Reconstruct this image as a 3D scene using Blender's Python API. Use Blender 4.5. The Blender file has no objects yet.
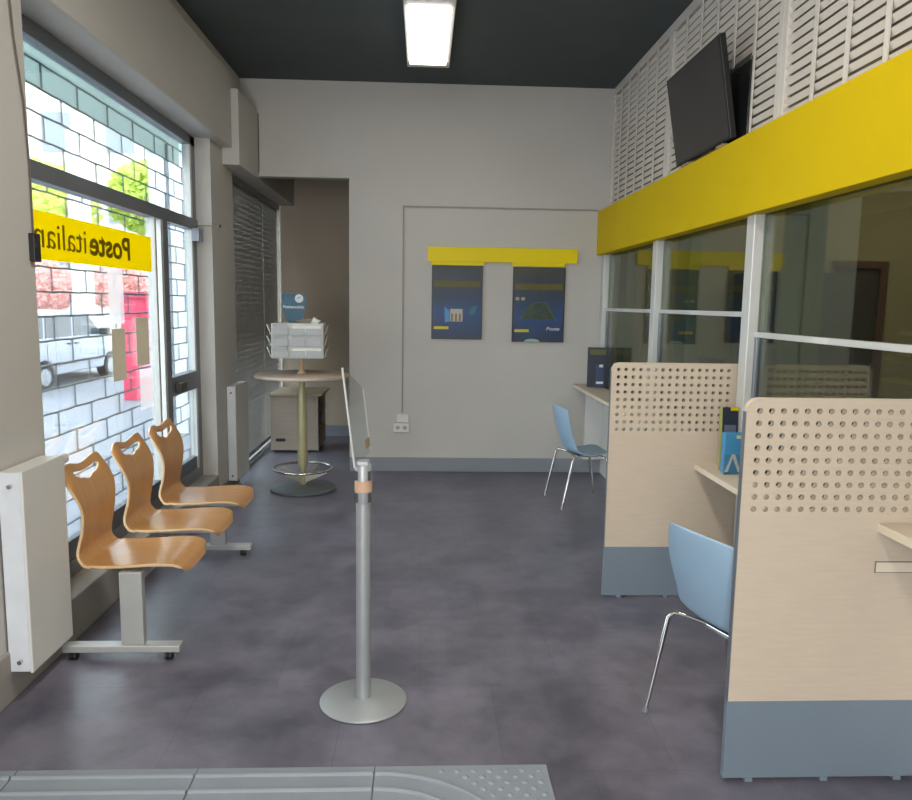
import bpy, bmesh, math, random
from mathutils import Vector, Matrix
random.seed(7)
S = bpy.context.scene
COL = S.collection
PI = math.pi

# ------------------------------------------------------------------ materials
MATS = {}
def pm(name, col, rough=0.5, metal=0.0, var=0.06, scale=8.0, bump=0.0, spec=0.5, stretch=(1, 1, 1), bscale=None, coat=0.0, emis=None):
    if name in MATS: return MATS[name]
    m = bpy.data.materials.new(name); m.use_nodes = True
    nt = m.node_tree; b = nt.nodes['Principled BSDF']
    tc = nt.nodes.new('ShaderNodeTexCoord'); mp = nt.nodes.new('ShaderNodeMapping')
    mp.inputs['Scale'].default_value = stretch
    nt.links.new(tc.outputs['Object'], mp.inputs['Vector'])
    n = nt.nodes.new('ShaderNodeTexNoise'); n.inputs['Scale'].default_value = scale; n.inputs['Detail'].default_value = 5
    nt.links.new(mp.outputs[0], n.inputs['Vector'])
    mix = nt.nodes.new('ShaderNodeMix'); mix.data_type = 'RGBA'
    lo = [max(0, c * (1 - var)) for c in col]; hi = [min(1, c * (1 + var)) for c in col]
    mix.inputs[6].default_value = (*lo, 1); mix.inputs[7].default_value = (*hi, 1)
    r = nt.nodes.new('ShaderNodeMapRange'); r.inputs[1].default_value = 0.3; r.inputs[2].default_value = 0.7
    nt.links.new(n.outputs['Fac'], r.inputs[0]); nt.links.new(r.outputs[0], mix.inputs[0])
    nt.links.new(mix.outputs[2], b.inputs['Base Color'])
    b.inputs['Roughness'].default_value = rough; b.inputs['Metallic'].default_value = metal
    b.inputs['Specular IOR Level'].default_value = spec
    b.inputs['Coat Weight'].default_value = coat; b.inputs['Coat Roughness'].default_value = 0.12
    if emis:
        b.inputs['Emission Color'].default_value = (*emis[:3], 1); b.inputs['Emission Strength'].default_value = emis[3]
    if bump:
        n2 = nt.nodes.new('ShaderNodeTexNoise'); n2.inputs['Scale'].default_value = bscale or scale * 6; n2.inputs['Detail'].default_value = 4
        nt.links.new(mp.outputs[0], n2.inputs['Vector'])
        bp = nt.nodes.new('ShaderNodeBump'); bp.inputs['Strength'].default_value = bump; bp.inputs['Distance'].default_value = 0.01
        nt.links.new(n2.outputs['Fac'], bp.inputs['Height']); nt.links.new(bp.outputs[0], b.inputs['Normal'])
    MATS[name] = m
    return m

def glass(name, tint=(1, 1, 1), refl=1.0, base=0.0, rough=0.0):
    m = bpy.data.materials.new(name); m.use_nodes = True; nt = m.node_tree; nt.nodes.clear()
    o = nt.nodes.new('ShaderNodeOutputMaterial'); t = nt.nodes.new('ShaderNodeBsdfTransparent'); g = nt.nodes.new('ShaderNodeBsdfGlossy')
    t.inputs[0].default_value = (*tint, 1); g.inputs['Roughness'].default_value = rough
    f = nt.nodes.new('ShaderNodeLayerWeight'); f.inputs[0].default_value = 0.35
    ma = nt.nodes.new('ShaderNodeMath'); ma.operation = 'MULTIPLY_ADD'; ma.inputs[1].default_value = refl; ma.inputs[2].default_value = base
    ma.use_clamp = True
    mx = nt.nodes.new('ShaderNodeMixShader')
    nt.links.new(f.outputs['Fresnel'], ma.inputs[0]); nt.links.new(ma.outputs[0], mx.inputs[0])
    nt.links.new(t.outputs[0], mx.inputs[1]); nt.links.new(g.outputs[0], mx.inputs[2]); nt.links.new(mx.outputs[0], o.inputs[0])
    MATS[name] = m
    return m

def film(name, col, trans=0.5, clear=0.0, emis=0.0):
    m = bpy.data.materials.new(name); m.use_nodes = True; nt = m.node_tree; nt.nodes.clear()
    o = nt.nodes.new('ShaderNodeOutputMaterial'); d = nt.nodes.new('ShaderNodeBsdfDiffuse'); t = nt.nodes.new('ShaderNodeBsdfTranslucent')
    n = nt.nodes.new('ShaderNodeTexNoise'); n.inputs['Scale'].default_value = 3
    mixc = nt.nodes.new('ShaderNodeMix'); mixc.data_type = 'RGBA'
    mixc.inputs[6].default_value = (*[c * 0.95 for c in col], 1); mixc.inputs[7].default_value = (*col, 1)
    nt.links.new(n.outputs['Fac'], mixc.inputs[0])
    nt.links.new(mixc.outputs[2], d.inputs[0]); nt.links.new(mixc.outputs[2], t.inputs[0])
    mx = nt.nodes.new('ShaderNodeMixShader'); mx.inputs[0].default_value = trans
    nt.links.new(d.outputs[0], mx.inputs[1]); nt.links.new(t.outputs[0], mx.inputs[2])
    last = mx
    if clear:
        tr = nt.nodes.new('ShaderNodeBsdfTransparent'); m2 = nt.nodes.new('ShaderNodeMixShader'); m2.inputs[0].default_value = clear
        nt.links.new(mx.outputs[0], m2.inputs[1]); nt.links.new(tr.outputs[0], m2.inputs[2]); last = m2
    nt.links.new(last.outputs[0], o.inputs[0])
    MATS[name] = m
    return m

def lin(r, g, b):
    f = lambda c: ((c / 255 + 0.055) / 1.055) ** 2.4 if c > 10 else c / 255 / 12.92
    return (f(r), f(g), f(b))

WALL = pm('wall_paint', lin(193, 190, 184), 0.75, var=0.035, scale=1.1, bump=0.08, bscale=60, spec=0.25)
WALLR = pm('wall_paint_reveal', lin(186, 190, 196), 0.7, var=0.03, scale=1.5, bump=0.06, bscale=60, spec=0.25)
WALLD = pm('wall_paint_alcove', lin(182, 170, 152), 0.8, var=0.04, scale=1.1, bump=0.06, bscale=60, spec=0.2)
CEIL = pm('ceiling_charcoal', lin(84, 90, 91), 0.8, var=0.06, scale=2, bump=0.05, bscale=80, spec=0.2)
BASE = pm('baseboard_grey', lin(134, 139, 147), 0.6, var=0.04, scale=3)
BASEL = pm('baseboard_taupe', lin(150, 145, 138), 0.7, var=0.05, scale=3)
YEL = pm('yellow_panel', lin(206, 177, 0), 0.6, var=0.03, scale=2, spec=0.15)
YELH = pm('yellow_header', lin(236, 212, 0), 0.5, var=0.03, scale=2, spec=0.3)
WHITE = pm('white_lacquer', lin(214, 213, 208), 0.45, var=0.03, scale=4)
WHITEM = pm('white_aluminium', lin(206, 207, 203), 0.4, metal=0.15, var=0.03, scale=5)
GREYM = pm('grey_aluminium', lin(128, 134, 140), 0.38, metal=0.5, var=0.05, scale=5)
SILV = pm('silver_paint', lin(186, 187, 184), 0.38, metal=0.35, var=0.04, scale=6)
STAN = pm('stanchion_silver', lin(166, 170, 172), 0.4, metal=0.35, var=0.05, scale=6)
STEEL = pm('polished_steel', lin(205, 205, 203), 0.16, metal=1.0, var=0.03, scale=10)
BLACK = pm('black_plastic', lin(24, 24, 26), 0.45, var=0.1, scale=10)
SCREEN = pm('switched_off_screen', lin(44, 42, 40), 0.35, var=0.05, scale=3)
LOUV = pm('louver_beige_white', lin(214, 208, 198), 0.55, var=0.04, scale=5)
WOOD = pm('orange_beech_ply', lin(194, 142, 86), 0.32, var=0.10, scale=5, stretch=(1, 14, 1), coat=0.35, bump=0.02)
WOODE = pm('ply_edge', lin(214, 184, 140), 0.5, var=0.15, scale=30, stretch=(1, 1, 6))
PALE = pm('pale_ash_laminate', lin(205, 190, 170), 0.5, var=0.035, scale=4, stretch=(2, 1, 22), spec=0.35)
PALE_T = pm('pale_ash_edge', lin(226, 214, 192), 0.55, var=0.03, scale=10)
KICK = pm('blue_grey_laminate', lin(120, 134, 146), 0.4, var=0.04, scale=3, spec=0.5)
TTOP = pm('table_top_wood', lin(190, 172, 156), 0.45, var=0.06, scale=5, stretch=(10, 1, 1))
TPOLE = pm('khaki_paint', lin(166, 158, 122), 0.42, metal=0.2, var=0.08, scale=6)
TBASE = pm('dark_grey_cast', lin(98, 101, 104), 0.5, metal=0.3, var=0.06, scale=8)
CABW = pm('cabinet_wood', lin(150, 136, 122), 0.55, var=0.06, scale=5, stretch=(1, 1, 12))
CHAIR = pm('light_blue_plastic', lin(150, 178, 200), 0.42, var=0.03, scale=5, spec=0.5)
SLAT = pm('dark_grey_blind', lin(165, 162, 158), 0.5, metal=0.2, var=0.06, scale=8)
NAVY = pm('navy_card', lin(34, 42, 62), 0.45, var=0.12, scale=6)
OLIVE = pm('olive_print', lin(92, 92, 46), 0.5, var=0.1, scale=12)
BLUE = pm('bright_blue_card', lin(70, 146, 196), 0.45, var=0.06, scale=9)
PAPER = pm('white_paper', lin(220, 220, 214), 0.7, var=0.04, scale=30)
PAPERG = pm('grey_form_paper', lin(168, 170, 168), 0.7, var=0.08, scale=40)
PAPERB = pm('brown_card', lin(176, 160, 130), 0.7, var=0.06, scale=12)
TAPE = pm('peach_tape', lin(206, 168, 138), 0.6, var=0.05, scale=12)
TACT = pm('tactile_vinyl', lin(138, 146, 154), 0.5, var=0.05, scale=6, bump=0.05)
DARKW = pm('dark_office_panel', lin(58, 50, 46), 0.5, var=0.08, scale=4)
OFFICE = pm('office_wall', lin(168, 152, 118), 0.8, var=0.05, scale=2)
OFFCAB = pm('office_cabinet_grey', lin(70, 70, 68), 0.6, var=0.05, scale=3)
REDB = pm('brown_red_frame', lin(96, 56, 40), 0.5, var=0.08, scale=4)
TEXTM = pm('sign_lettering', lin(110, 100, 40), 0.6, var=0.05, scale=8)
WTXT = pm('white_print', lin(215, 218, 220), 0.6, var=0.03, scale=8)
GLASS = glass('clear_window_glass', (0.97, 0.99, 0.98), 0.55, 0.02)
OGLASS = glass('office_glass', (0.66, 0.71, 0.62), 0.55, 0.05)
ACRYL = glass('clear_acrylic', (0.93, 0.94, 0.93), 0.12, 0.02, 0.1)
YFILM = film('yellow_film', lin(255, 236, 0), 0.45)
PFILM = film('pale_paper_film', lin(235, 232, 228), 0.5, 0.55)
BFILM = film('brown_card_film', lin(216, 206, 188), 0.4)
TFILM = film('grey_lettering_film', lin(156, 136, 30), 0.45)

# floor: mottled concrete-look vinyl tiles
def floor_mat():
    m = bpy.data.materials.new('vinyl_floor_tiles'); m.use_nodes = True; nt = m.node_tree; b = nt.nodes['Principled BSDF']
    tc = nt.nodes.new('ShaderNodeTexCoord')
    def noise(sc, det, w=0):
        n = nt.nodes.new('ShaderNodeTexNoise'); n.inputs['Scale'].default_value = sc; n.inputs['Detail'].default_value = det
        n.inputs['Roughness'].default_value = 0.6
        nt.links.new(tc.outputs['Object'], n.inputs['Vector']); return n
    n1 = noise(2.6, 7); n2 = noise(9, 8)
    add = nt.nodes.new('ShaderNodeMath'); add.operation = 'MULTIPLY_ADD'; add.inputs[1].default_value = 0.35
    nt.links.new(n2.outputs['Fac'], add.inputs[0]); nt.links.new(n1.outputs['Fac'], add.inputs[2])
    cr = nt.nodes.new('ShaderNodeValToRGB')
    e = cr.color_ramp.elements; e[0].position = 0.5; e[0].color = (*lin(80, 79, 92), 1); e[1].position = 0.86; e[1].color = (*lin(118, 114, 128), 1)
    nt.links.new(add.outputs[0], cr.inputs[0])
    br = nt.nodes.new('ShaderNodeTexBrick'); br.inputs['Scale'].default_value = 1; br.inputs['Brick Width'].default_value = 0.62
    br.inputs['Row Height'].default_value = 0.62; br.inputs['Mortar Size'].default_value = 0.0018; br.inputs['Mortar Smooth'].default_value = 0.3
    br.offset = 0.5
    br.inputs['Color1'].default_value = (0.93, 0.93, 0.93, 1); br.inputs['Color2'].default_value = (1.05, 1.05, 1.05, 1); br.inputs['Mortar'].default_value = (0.72, 0.72, 0.72, 1)
    nt.links.new(tc.outputs['Object'], br.inputs['Vector'])
    mu = nt.nodes.new('ShaderNodeMix'); mu.data_type = 'RGBA'; mu.blend_type = 'MULTIPLY'; mu.inputs[0].default_value = 1
    nt.links.new(cr.outputs[0], mu.inputs[6]); nt.links.new(br.outputs['Color'], mu.inputs[7])
    nt.links.new(mu.outputs[2], b.inputs['Base Color'])
    rr = nt.nodes.new('ShaderNodeMapRange'); rr.inputs[1].default_value = 0.3; rr.inputs[2].default_value = 0.7; rr.inputs[3].default_value = 0.31; rr.inputs[4].default_value = 0.42
    nt.links.new(n1.outputs['Fac'], rr.inputs[0]); nt.links.new(rr.outputs[0], b.inputs['Roughness'])
    b.inputs['Specular IOR Level'].default_value = 0.85
    bp = nt.nodes.new('ShaderNodeBump'); bp.inputs['Strength'].default_value = 0.0; bp.inputs['Distance'].default_value = 0.002
    nt.links.new(n2.outputs['Fac'], bp.inputs['Height']); nt.links.new(bp.outputs[0], b.inputs['Normal'])
    return m
FLOOR = floor_mat()

# ------------------------------------------------------------------ mesh helpers
class MB:
    def __init__(s): s.bm = bmesh.new()
    def box(s, x0, x1, y0, y1, z0, z1, M=None, bev=0.0):
        r = bmesh.ops.create_cube(s.bm, size=1)
        vs = r['verts']
        for v in vs:
            v.co = Vector((x0 + (v.co.x + .5) * (x1 - x0), y0 + (v.co.y + .5) * (y1 - y0), z0 + (v.co.z + .5) * (z1 - z0)))
        if bev:
            es = list({e for v in vs for e in v.link_edges})
            r2 = bmesh.ops.bevel(s.bm, geom=es, offset=bev, segments=2, affect='EDGES', profile=0.5)
            vs = list({v for f in r2['faces'] for v in f.verts} | {v for v in vs if v.is_valid})
        if M:
            for v in vs: v.co = M @ v.co
        return s
    def prism(s, pts, a0, a1, axis='y', M=None):
        """extrude a 2D polygon; axis y: pts=(x,z); x: pts=(y,z); z: pts=(x,y)"""
        f = {'y': lambda p, a: (p[0], a, p[1]), 'x': lambda p, a: (a, p[0], p[1]), 'z': lambda p, a: (p[0], p[1], a)}[axis]
        A = [s.bm.verts.new(f(p, a0)) for p in pts]; B = [s.bm.verts.new(f(p, a1)) for p in pts]
        n = len(pts)
        s.bm.faces.new(A); s.bm.faces.new(B[::-1])
        for i in range(n): s.bm.faces.new((A[i], B[i], B[(i + 1) % n], A[(i + 1) % n]))
        if M:
            for v in A + B: v.co = M @ v.co
        return s
    def tube(s, pts, r, n=12, closed=False, cap=True, radii=None):
        P = [Vector(p) for p in pts]; L = len(P); rings = []; prev = None
        for i in range(L):
            if closed: t = (P[(i + 1) % L] - P[i - 1]).normalized()
            else: t = (P[min(i + 1, L - 1)] - P[max(i - 1, 0)]).normalized()
            if prev is None:
                u = t.orthogonal().normalized()
            else:
                u = (prev - t * prev.dot(t)).normalized()
            prev = u; w = t.cross(u)
            rr = radii[i] if radii else r
            rings.append([s.bm.verts.new(P[i] + (u * math.cos(2 * PI * k / n) + w * math.sin(2 * PI * k / n)) * rr) for k in range(n)])
        R = L if closed else L - 1
        for i in range(R):
            a, b = rings[i], rings[(i + 1) % L]
            for k in range(n): s.bm.faces.new((a[k], a[(k + 1) % n], b[(k + 1) % n], b[k]))
        if cap and not closed:
            s.bm.faces.new(rings[0][::-1]); s.bm.faces.new(rings[-1])
        return s
    def lathe(s, prof, cx=0, cy=0, n=48):
        """prof: (r,z) list, from axis to axis"""
        rings = []
        for r, z in prof:
            if r < 1e-6: rings.append([s.bm.verts.new((cx, cy, z))])
            else: rings.append([s.bm.verts.new((cx + r * math.cos(2 * PI * k / n), cy + r * math.sin(2 * PI * k / n), z)) for k in range(n)])
        for a, b in zip(rings, rings[1:]):
            for k in range(n):
                q = [a[k % len(a)], a[(k + 1) % len(a)], b[(k + 1) % len(b)], b[k % len(b)]]
                u = []
                for v in q:
                    if v not in u: u.append(v)
                if len(u) > 2: s.bm.faces.new(u)
        return s
    def disc(s, c, r, axis, t=0.002, n=24):
        c = Vector(c); ax = Vector(axis).normalized()
        return s.tube([c - ax * t / 2, c + ax * t / 2], r, n)
    def quad(s, a, b, c, d):
        s.bm.faces.new([s.bm.verts.new(p) for p in (a, b, c, d)]); return s
    def done(s, name, mat, parent=None, smooth=False, off=None, angle=35, bevel=0.0):
        """verts are world coordinates; moved into the parent's frame"""
        bmesh.ops.recalc_face_normals(s.bm, faces=s.bm.faces)
        o_ = Vector(off) if off is not None else (parent_root(parent) if parent else None)
        if o_ is None:
            cs = [v.co for v in s.bm.verts]
            o_ = Vector(((min(c.x for c in cs) + max(c.x for c in cs)) / 2, (min(c.y for c in cs) + max(c.y for c in cs)) / 2, min(c.z for c in cs)))
        for v in s.bm.verts: v.co -= o_
        me = bpy.data.meshes.new(name); s.bm.to_mesh(me); s.bm.free()
        me.materials.append(mat)
        o = bpy.data.objects.new(name, me); COL.objects.link(o)
        if smooth:
            me.shade_smooth()
            try: me.set_sharp_from_angle(angle=math.radians(angle))
            except Exception: pass
        if bevel:
            md = o.modifiers.new('bevel', 'BEVEL'); md.width = bevel; md.segments = 2; md.limit_method = 'ANGLE'; md.angle_limit = math.radians(40)
        if parent: o.parent = parent
        else: o.location = o_
        return o

def parent_root(p):
    v = Vector((0, 0, 0)); q = p
    while q is not None: v = v + q.location; q = q.parent
    return v

def tag(o, label, cat, group=None, kind=None):
    o['label'] = label; o['category'] = cat
    if group: o['group'] = group
    if kind: o['kind'] = kind
    return o
def thing(name, label, cat, loc=(0, 0, 0), group=None):
    o = bpy.data.objects.new(name, None); COL.objects.link(o); o.location = loc; o.empty_display_size = 0.1
    return tag(o, label, cat, group)
def struct(o, **k):
    o['kind'] = 'structure'; return o
def dup(root, loc, rotz=None, label=None):
    r = root.copy(); COL.objects.link(r); r.location = loc
    if rotz is not None: r.rotation_euler = (0, 0, rotz)
    if label: r['label'] = label
    for ch in list(root.children):
        c = ch.copy(); COL.objects.link(c); c.parent = r
        for g in list(ch.children):
            d = g.copy(); COL.objects.link(d); d.parent = c
    return r
def lettering(body, size, mat, name, parent, loc, rot, width=None, depth=0.001, bold=0.0, align='LEFT', shear=0.0):
    cu = bpy.data.curves.new(name, 'FONT'); cu.body = body; cu.size = size; cu.extrude = depth; cu.offset = bold; cu.align_x = align; cu.shear = shear
    tmp = bpy.data.objects.new('tmp', cu); COL.objects.link(tmp)
    bpy.context.view_layer.update()
    me = bpy.data.meshes.new_from_object(tmp.evaluated_get(bpy.context.evaluated_depsgraph_get()))
    bpy.data.objects.remove(tmp)
    xs = [v.co.x for v in me.vertices]
    if width:
        k = width / (max(xs) - min(xs)); x0 = min(xs)
        for v in me.vertices: v.co.x = (v.co.x - (x0 if align == 'LEFT' else 0)) * k
    M = Matrix.Translation(Vector(loc) - parent_root(parent)) @ rot.to_4x4()
    me.transform(M)
    me.materials.clear(); me.materials.append(mat); me.name = name
    o = bpy.data.objects.new(name, me); COL.objects.link(o); o.parent = parent
    return o
def basis(x, y, z):
    return Matrix((x, y, z)).transposed()
FRONT = basis((1, 0, 0), (0, 0, 1), (0, -1, 0))       # text facing -Y

# ------------------------------------------------------------------ key dimensions
CZ = 3.67            # ceiling
BY = 7.315           # back wall
XL = -1.70           # left wall
XR = 1.775           # right wall plane (glass, louvres)
AY = 9.26            # alcove back wall

# ------------------------------------------------------------------ shell
struct(MB().box(-1.98, 5.7, -2.6, 9.5, -0.12, 0).done('floor', FLOOR, off=(0, 0, 0)))
struct(MB().box(-2.0, 5.7, -2.6, 9.5, CZ, CZ + .15).done('ceiling', CEIL, off=(0, 0, 0)))
b = MB()
b.box(-.705, 2.0, BY, BY + .12, 0, CZ).box(-1.98, -.705, BY, BY + .12, 2.80, CZ)
struct(b.done('wall_back', WALL, off=(0, 0, 0)))
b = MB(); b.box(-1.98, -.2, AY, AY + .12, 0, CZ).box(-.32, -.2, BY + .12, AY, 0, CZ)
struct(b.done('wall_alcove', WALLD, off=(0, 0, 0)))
# left wall: near pier, far pier, wall above windows, low parapets
b = MB()
b.box(-1.98, -1.68, -2.6, 3.39, 0, CZ)
b.box(-1.98, XL, 3.39, AY, 2.95, CZ)
b.box(-1.86, -1.68, 6.19, 6.88, 0, 2.95)
b.box(-1.98, -1.72, 6.88, AY, 2.80, 2.95)
struct(b.done('wall_left', WALL, off=(0, 0, 0)))
b = MB(); b.box(-1.99, -1.60, 2.2, 6.56, 2.905, 3.50)
struct(b.done('wall_beam_left', WALL, off=(0, 0, 0), bevel=0.008))
b = MB(); b.box(-1.90, -1.54, 6.56, 9.26, 2.77, 3.38)
struct(b.done('wall_beam_rear', WALL, off=(0, 0, 0), bevel=0.006))
struct(MB().box(-1.539, -1.534, BY - .012, BY + .0, 2.83, 3.36).done('trim_3', BLACK, off=(0, 0, 0)))
struct(MB().box(-2.0, 5.7, -2.72, -2.6, 0, CZ).done('wall_front', WALL, off=(0, 0, 0)))
struct(MB().box(5.6, 5.7, -2.6, BY + .12, 0, CZ).done('wall_right', OFFICE, off=(0, 0, 0)))
struct(MB().box(2.0, 5.7, BY, BY + .12, 0, CZ).done('wall_office_back', OFFICE, off=(0, 0, 0)))
# room side of the counter partition: low parapet and near infill behind camera
b = MB(); b.box(XR, XR + .08, -2.6, BY, 0, .70)
struct(b.done('wall_counter', WHITE, off=(0, 0, 0)))
struct(MB().box(XR, XR + .08, -2.6, .72, .70, 2.13).done('wall_partition', WALL, off=(0, 0, 0)))
# baseboards
struct(MB().box(-.705, 1.775, BY - .018, BY, 0, .138).done('baseboard_back', BASE, off=(0, 0, 0), bevel=0.004))
b = MB(); b.box(-1.69, -.32, AY - .018, AY, 0, .138).box(-.338, -.32, BY + .12, AY - .018, 0, .138)
struct(b.done('baseboard_alcove', BASE, off=(0, 0, 0), bevel=0.004))
b = MB(); b.box(-1.98, -1.665, -2.5, 6.17, 0, .215)
struct(b.done('baseboard_left', BASEL, off=(0, 0, 0), bevel=0.008))
struct(MB().box(-1.70, -1.672, 6.175, 6.885, 0, .10).done('baseboard_pier', BASEL, off=(0, 0, 0), bevel=0.004))

# cable trunking on back wall + socket
t = thing('cable_trunking', 'thin painted cable trunking running down and across the back wall', 'cable trunking', (-.19, BY, .57))
MB().box(-.199, -.184, BY - .013, BY, .58, 2.552).done('vertical_trunk', pm('trunk_grey', lin(150, 144, 138), .6), t)
MB().box(-.199, 1.66, BY - .013, BY, 2.545, 2.560).done('horizontal_trunk', MATS['trunk_grey'], t)
t = thing('wall_socket', 'white double socket with a blank box above at the trunking foot on back wall', 'socket', (-.2, BY, .40))
MB().box(-.245, -.13, BY - .035, BY, .49, .575, bev=.004).done('junction_box', WHITE, t)
MB().box(-.275, -.125, BY - .038, BY, .395, .486, bev=.004).done('socket_plate', WHITE, t)
for x in (-.235, -.165):
    MB().tube([(x, BY - .040, .44), (x, BY - .037, .44)], .021, 20).done('socket_insert', PAPERG, t)
    b = MB()
    for k in (-1, 0, 1): b.disc((x + k * .010, BY - .041, .44), .0028, (0, 1, 0), .003, 8)
    b.done('pin_hole', BLACK, t)

# ------------------------------------------------------------------ left shopfront window
XW = -1.82
w = bpy.data.objects.new('window_1', None); COL.objects.link(w); w['kind'] = 'structure'; w.location = (XW, 4.8, .215)
# dark aluminium frame
b = MB()
b.box(XW - .05, XW + .02, 3.39, 6.19, 2.83, 2.905)       # head
b.box(XW - .05, XW + .03, 3.39, 6.19, 2.19, 2.275)      # transom
b.box(XW - .05, XW + .02, 6.10, 6.19, .215, 2.90)       # far jamb
b.box(XW - .05, XW + .02, 3.39, 3.46, .215, 2.90)       # near jamb
b.box(XW - .05, XW + .02, 3.46, 6.10, .215, .30)        # bottom rail
b.box(XW - .05, XW + .03, 5.37, 5.47, .215, 2.20)       # mullion
b.box(XW - .045, XW + .03, 5.47, 6.10, .95, 1.09)       # side door mid rail
struct(b.done('window_frame', GREYM, w, bevel=0.003))
b = MB(); b.box(XW - .03, XW + .025, 5.22, 5.255, .30, 2.19).box(XW - .03, XW + .025, 5.34, 5.37, .30, 2.19).box(XW - .03, XW + .02, 6.06, 6.10, .30, 2.9)
struct(b.done('window_stile', WHITEM, w, bevel=0.002))
b = MB(); b.box(XW - .03, XW + .01, 3.46, 5.37, .30, .40).box(XW - .03, XW + .01, 5.47, 6.10, .30, .40)
struct(b.done('kick_panel', pm('slate_panel', lin(92, 98, 108), .5), w, bevel=.003))
b = MB(); b.box(XW + .03, XW + .075, 5.52, 5.66, .975, 1.045, bev=.006)
struct(b.done('door_lock', pm('dark_lock', lin(72, 68, 66), .4, metal=.3), w))
for (y0, y1, z0, z1) in ((3.46, 6.10, 2.275, 2.83), (3.46, 5.23, .40, 2.19), (5.47, 6.06, 1.09, 2.19), (5.47, 6.06, .40, .95)):
    struct(MB().box(XW - .008, XW - .002, y0, y1, z0, z1).done('pane', GLASS, w))

# second window behind the blind
w2 = bpy.data.objects.new('window_2', None); COL.objects.link(w2); w2['kind'] = 'structure'; w2.location = (XW, 8.0, 0)
b = MB(); b.box(-1.86, -1.80, 6.88, 6.95, 0, 2.80).box(-1.86, -1.80, 9.20, 9.26, 0, 2.80).box(-1.86, -1.80, 6.88, 9.26, 2.72, 2.80).box(-1.86, -1.80, 6.88, 9.26, 0, .06).box(-1.86, -1.80, 8.0, 8.06, 0, 2.8)
struct(b.done('window_frame', GREYM, w2, bevel=.003))
struct(MB().box(-1.835, -1.829, 6.93, 9.2, .05, 2.73).done('pane', GLASS, w2))
# white corner strip at the alcove end of the blind
struct(MB().tube([(-1.705, 9.235, .0), (-1.705, 9.235, 2.77)], .013, 10).done('trim_4', WHITE, off=(0, 0, 0), smooth=True))

# venetian blind
t = thing('venetian_blind', 'dark grey venetian blind lowered over the window beside the round bar table', 'blind', (-1.74, 8.0, .05))
MB().box(-1.765, -1.715, 6.90, 9.21, 2.715, 2.765).done('headrail', pm('blind_rail_grey', lin(150, 152, 156), .35, metal=.5), t)
MB().box(-1.757, -1.727, 6.90, 9.21, .03, .055).done('bottom_rail', SLAT, t)
b = MB()
z = 2.70
while z > .10:
    a = math.radians(max(38, min(80, 38 + 42 * (z - .45) / .9))); hw = .0295
    dx, dz = hw * math.cos(a), hw * math.sin(a)
    b.prism([(-1.742 - dx, z + dz), (-1.742 + dx, z - dz), (-1.742 + dx, z - dz - .0012), (-1.742 - dx, z + dz - .0012)], 6.905, 9.205, 'y')
    z -= .052
b.done('slats', SLAT, t)
for y in (7.05, 8.3):
    b = MB(); b.tube([(-1.717, y, 2.72), (-1.717, y, .06)], .0012, 6)
    for k in range(16 if y < 8 else 6): b.tube([(-1.717, y, 2.55 - k * .155), (-1.717, y, 2.54 - k * .155)], .0045, 8)
    b.done('ladder_cord', pm('blind_cord', lin(176, 178, 180), .5), t)
MB().box(-1.715, -1.69, 6.92, 6.945, 2.56, 2.73).done('mounting_bracket', BLACK, t)

# security grille outside the shopfront
def grille(x, y0, y1, z0, z1, name, label, sag=True):
    b = MB(); dz = .128; L = .41; r = .006; row = 0
    z = z1
    while z > z0 - .01:
        n = int((y1 - y0) / .1)
        b.tube([(x, y0 + (y1 - y0) * i / n, z + .002 * math.sin(i * 2.1 + row)) for i in range(n + 1)], r, 6)
        y = y0 + (0.1 if row % 2 else 0.1 + L / 2)
        while y < y1:
            if z - dz > z0 - .02: b.tube([(x, y, z), (x, y + .003, z - dz)], r * .95, 6)
            y += L
        z -= dz; row += 1
    o = b.done(name, pm('grille_steel', lin(104, 106, 112), .45, metal=.5), smooth=True)
    return tag(o, label, 'security grille')
grille(-1.96, 3.40, 6.45, .12, 2.83, 'security_grille', 'grey roll-down security grille in a brick pattern outside the shop window')
# grille guide rails and shutter housing, its strip made translucent to look lit
tag(MB().box(-2.012, -2.0, 3.2, 6.45, 2.725, 3.1).done('housing_film_strip', film('pale_housing_film', lin(214, 226, 222), .62)), 'pale translucent strip behind the topmost grille row outside the shop window', 'housing strip')
tag(MB().box(-1.99, -1.975, 6.07, 6.105, .0, 2.83).done('grille_guide_rail', GREYM), 'grey vertical guide rail of the security grille inside the narrow side pane', 'guide rail')

# yellow film sign on the glass (reads mirrored from inside)
t = thing('window_sign', 'translucent yellow sign strip with mirrored grey lettering on the shop window', 'sign', (-1.812, 4.3, 1.83))
MB().box(-1.815, -1.812, 3.47, 5.19, 1.828, 2.055).done('yellow_strip', YFILM, t)
ROT = basis((0, -1, 0), (0, 0, 1), (-1, 0, 0))
lettering('Poste', .185, TFILM, 'lettering', t, (-1.8105, 4.815, 1.885), ROT, width=.565, bold=.004)
lettering('italiane', .185, TFILM, 'lettering', t, (-1.8105, 4.205, 1.885), ROT, width=.67, bold=-.001)

# papers stuck to the glass
for (y0, y1, z0, z1, mt, lb) in (
        (4.48, 4.70, 1.50, 1.826, PFILM, 'pale paper sheet stuck to the window just under the yellow sign'),
        (4.50, 4.70, 1.16, 1.47, BFILM, 'brown notice sheet stuck to the window, left of the pair'),
        (4.88, 5.10, 1.22, 1.53, BFILM, 'brown notice sheet stuck to the window, right of the pair by the mullion'),
        (4.92, 5.14, .93, 1.19, PFILM, 'pale notice sheet taped under the right-hand brown sheet on the window')):
    tag(MB().box(-1.8155, -1.8145, y0, y1, z0, z1).done('window_notice', mt), lb, 'notice')

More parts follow.
